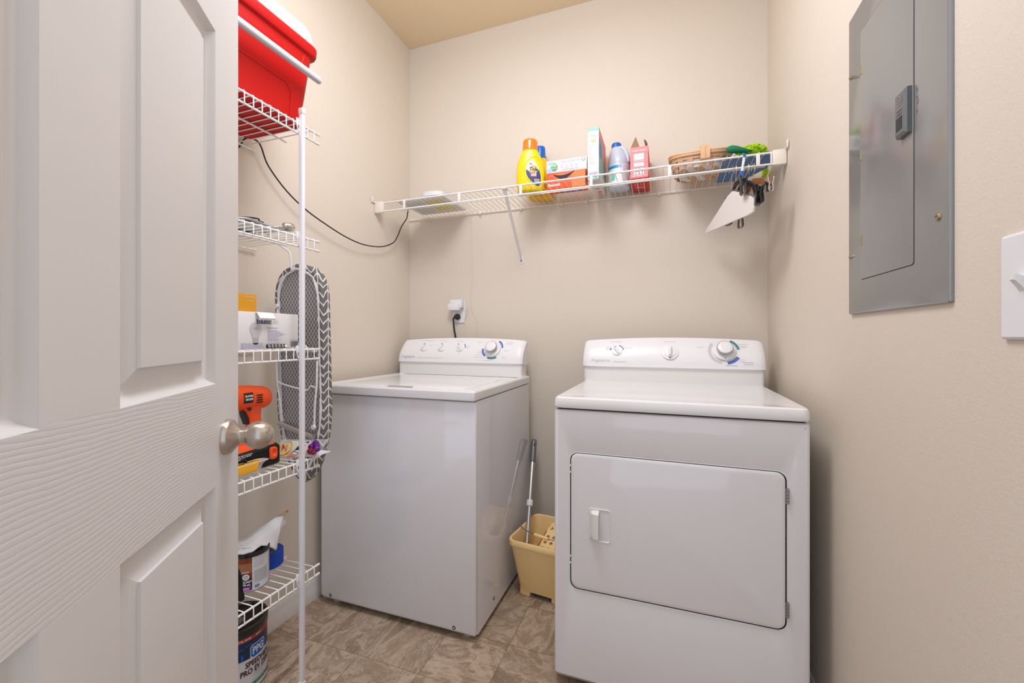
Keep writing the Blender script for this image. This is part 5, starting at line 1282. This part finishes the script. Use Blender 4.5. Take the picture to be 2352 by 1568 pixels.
for k in range(5): g.box((x0+x1)/2-.0004, 1.7675, bz0+.024+k*.009, (x0+x1)/2+.0004, 1.7690, bz0+.029+k*.009)
mk('stitching', g, sp)
g = G(M_DARK); g.tube(smooth_path([(.028,1.90,bz0+.060),(.022,1.885,bz0+.070),(.030,1.90,bz0+.082),(.050,1.93,bz0+.094)], 5), .0035, 8); mk('side_loop', g, bs, label='dark side loop')
t = thing('blue_box', 'flat blue box beside the basket at the right end of the long shelf', 'box', (.31, 1.89, ZS))
g = G(M_BLUE); Pb = [(.262,1.752),(.372,1.752),(.352,2.010),(.212,2.018),(.236,1.85)]; Pb = [(.212,1.758),(.374,1.758),(.374,1.90),(.305,2.020),(.199,2.012)]
g.loft([ring3([(a, b) for a, b in Pb], ZS), ring3([(a, b) for a, b in Pb], ZS+.009)]); mk('box_body', g, t, bev=.0012)
g = G(M_GREEN); g.loft([[c+Vector((0, a, b)) for a, b in superell(0, 0, r, r*.95, 2, 18)] for c, r in ((Vector((.213,1.769,ZS+.040)),.003),(Vector((.217,1.769,ZS+.040)),.011),(Vector((.232,1.770,ZS+.040)),.0150),(Vector((.250,1.773,ZS+.037)),.0145),(Vector((.272,1.780,ZS+.034)),.010),(Vector((.30,1.800,ZS+.034)),.006))])
gd = thing('chenille_duster', 'lime green chenille duster with a dark green handle on the blue box', 'duster', (.31, 1.86, ZS+.022))
mk('duster_handle', g, gd, label='dark green handle')
g = G(M_LIME); rnd = random.Random(8)
g.ellipsoid((.309,1.875,ZS+.040), (.050,.085,.026), nu=28, nv=16)
for k in range(330):
    a = rnd.uniform(0, 2*pi); th = rnd.uniform(.05, pi*.98)
    n_ = Vector((sin(th)*cos(a), sin(th)*sin(a), cos(th))); c = Vector((.309+.050*n_.x, 1.875+.085*n_.y, ZS+.040+.026*n_.z))
    n2 = (n_+Vector((rnd.uniform(-.5,.5), rnd.uniform(-.5,.5), rnd.uniform(-.3,.4)))).normalized()
    g.tube([c, c+n2*.007, c+n2*.0125+Vector((0,0,-.001))], [.0032,.0034,.0020], 6)
mk('chenille_head', g, gd, ang=80)
gd2 = G(M_LIME)
for k in range(9):
    z = ZS-.0; y = 1.958+k*.0075
    gd2.tube([(.379, y, z+.030), (.3845, y, z+.010), (.3850, y+.001, z+.002), (.372, y+.002, z+.0005)], [.004,.0045,.0045,.003], 8)
solo('lime_cloth_end', gd2, 'ribbed lime green end hanging beside the blue box near the right wall', 'cloth')

# ---------------------------------------------------------------- hangers on the lip rail
def hanger_hook(g, r=.0015, neck=-.062, m=None):
    pts = [(.018,0,-.014),(.0150,0,-.004),(.008,0,.0045),(0,0,.0062),(-.009,0,.003),(-.0130,0,-.007),(-.0115,0,-.020),(-.004,0,-.034),(0,0,-.045),(0,0,neck)]
    g.tube(smooth_path(pts, 5), r, 8, m)
def clip(parent, x, z, m, ln=.050, w_=.014, t_=.010):
    g = G(m)
    for s_ in (-1, 1):
        g.loft([[Vector((x+a, s_*(o+b), z+zz)) for a, b in ((-w_,-.0022),(w_,-.0022),(w_,.0022),(-w_,.0022))] for zz, o in ((.012,t_*1.15),(.006,t_*1.0),(-.012,t_*.55),(-ln*.6,t_*.75),(-ln+.006,t_*.8),(-ln,t_*.35))])
    g.box(x-w_*.6, -t_*.9, z-.006, x+w_*.6, t_*.9, z+.002)
    return mk('trouser_clip', g, parent, world=False, bev=.0008)
RZ_ = SZB-.041+.0036
def rail_x(x): return (x, FY, RZ_)
HR = math.atan2(.39, -.125)
def mk_clip_hanger(x, rot, label, bar_m, clip_m, half=.165, drop=.098, lean=.016, group=None, blue=False):
    t = thing('trouser_hanger', label, 'hanger', rail_x(x), rotz=rot, group=group)
    g = G(M_CHROME); hanger_hook(g); mk('hook', g, t, world=False)
    g = G(bar_m); secs = []
    for u in [-half, -half*.8, -half*.4, -.02, 0, .02, half*.4, half*.8, half]:
        z = -.060-(drop-.060)*abs(u/half)**1.1; h = (.0125 if bar_m is M_WOOD else .0085)-.003*abs(u/half)
        secs.append([Vector((u, a, z+b)) for a, b in ((-.003,-h),(.003,-h),(.003,h),(-.003,h))])
    g.loft(secs); mk('hanger_bar', g, t, world=False, bev=.001)
    for s_ in (-1, 1): clip(t, s_*(half-.012), -drop+.002, clip_m, *((.036, .012, .008) if clip_m is M_CHROME else ()))
    return t
h0 = HR
# cardboard-covered wire hanger, nearest
t = thing('wire_hanger', 'wire hanger with a white paper cover, hanging nearest at the front of the cluster', 'hanger', rail_x(.226), rotz=R(109))
g = G(M_STEEL); hanger_hook(g, .0013, -.078)
hh, zt, zb_ = .205, -.078, -.172
NR, FR_, FT = Vector((-.195,0,-.162)), Vector((.205,0,-.170)), Vector((0,0,-.078))
NR = Vector((-.150,0,-.158)); NB = Vector((-.142,0,-.196)); FB = Vector((.208,0,-.184))
g.tube(smooth_path([FT+Vector((.002,0,0)), Vector((-.06,0,-.106)), Vector((-.135,0,-.146)), NR, Vector((-.162,0,-.176)), NB], 4), .0013, 8)
g.tube([FT, FB, ], .0013, 8); mk('wire_frame', g, t, world=False)
g = G(M_PAPER)
outl = [(-.010,-.088),(-.06,-.110),(-.11,-.134),(-.140,-.152),(-.153,-.166),(-.156,-.186),(-.146,-.204),(-.115,-.206),(-.04,-.201),(.10,-.194),(.205,-.189),(.212,-.182),(.20,-.172),(.10,-.129),(.03,-.097)]
g.loft([[Vector((u, -.0035, v)) for u, v in outl], [Vector((u, -.0040*0+.0035, v)) for u, v in outl]]); mk('paper_cover', g, t, world=False, bev=.0008)
mk_clip_hanger(.240, R(94), 'black plastic trouser hanger with glossy clips, just behind the paper-covered hanger', M_DARK, M_SHINYBLK, half=.125, drop=.088)
mk_clip_hanger(.262, R(102), 'black trouser hanger in the middle of the hanger cluster', M_DARK, M_SHINYBLK, half=.150, drop=.130)
mk_clip_hanger(.280, R(91), 'black trouser hanger closest to the right-hand bracket', M_DARK, M_SHINYBLK, half=.165, drop=.140)
mk_clip_hanger(.296, R(99), 'brown wooden trouser hanger with chrome clips among the black ones', M_WOOD, M_CHROME, half=.158, drop=.112)
t = thing('pinch_clip', 'white and blue plastic pinch clip gripping the lip rail beside the hangers', 'clip', (.262, FY-.006, RZ_+.022))
g = G(M_WHITE); g.loft([[Vector((.262+a+dx, FY-.007+b, RZ_+z)) for a, b in ((-.004,-.003),(.004,-.003),(.004,.003),(-.004,.003))] for z, dx in ((.040,.004),(.028,.003),(.004,.0),(-.022,-.004))]); mk('clip_body', g, t, bev=.001)
g = G(M_BLUCAP); g.box(.262, FY-.011, RZ_+.030, .270, FY-.003, RZ_+.044, bev=.001); g.box(.253, FY-.011, RZ_-.040, .262, FY-.003, RZ_-.018, bev=.001); mk('blue_tip', g, t, label='blue plastic tips')
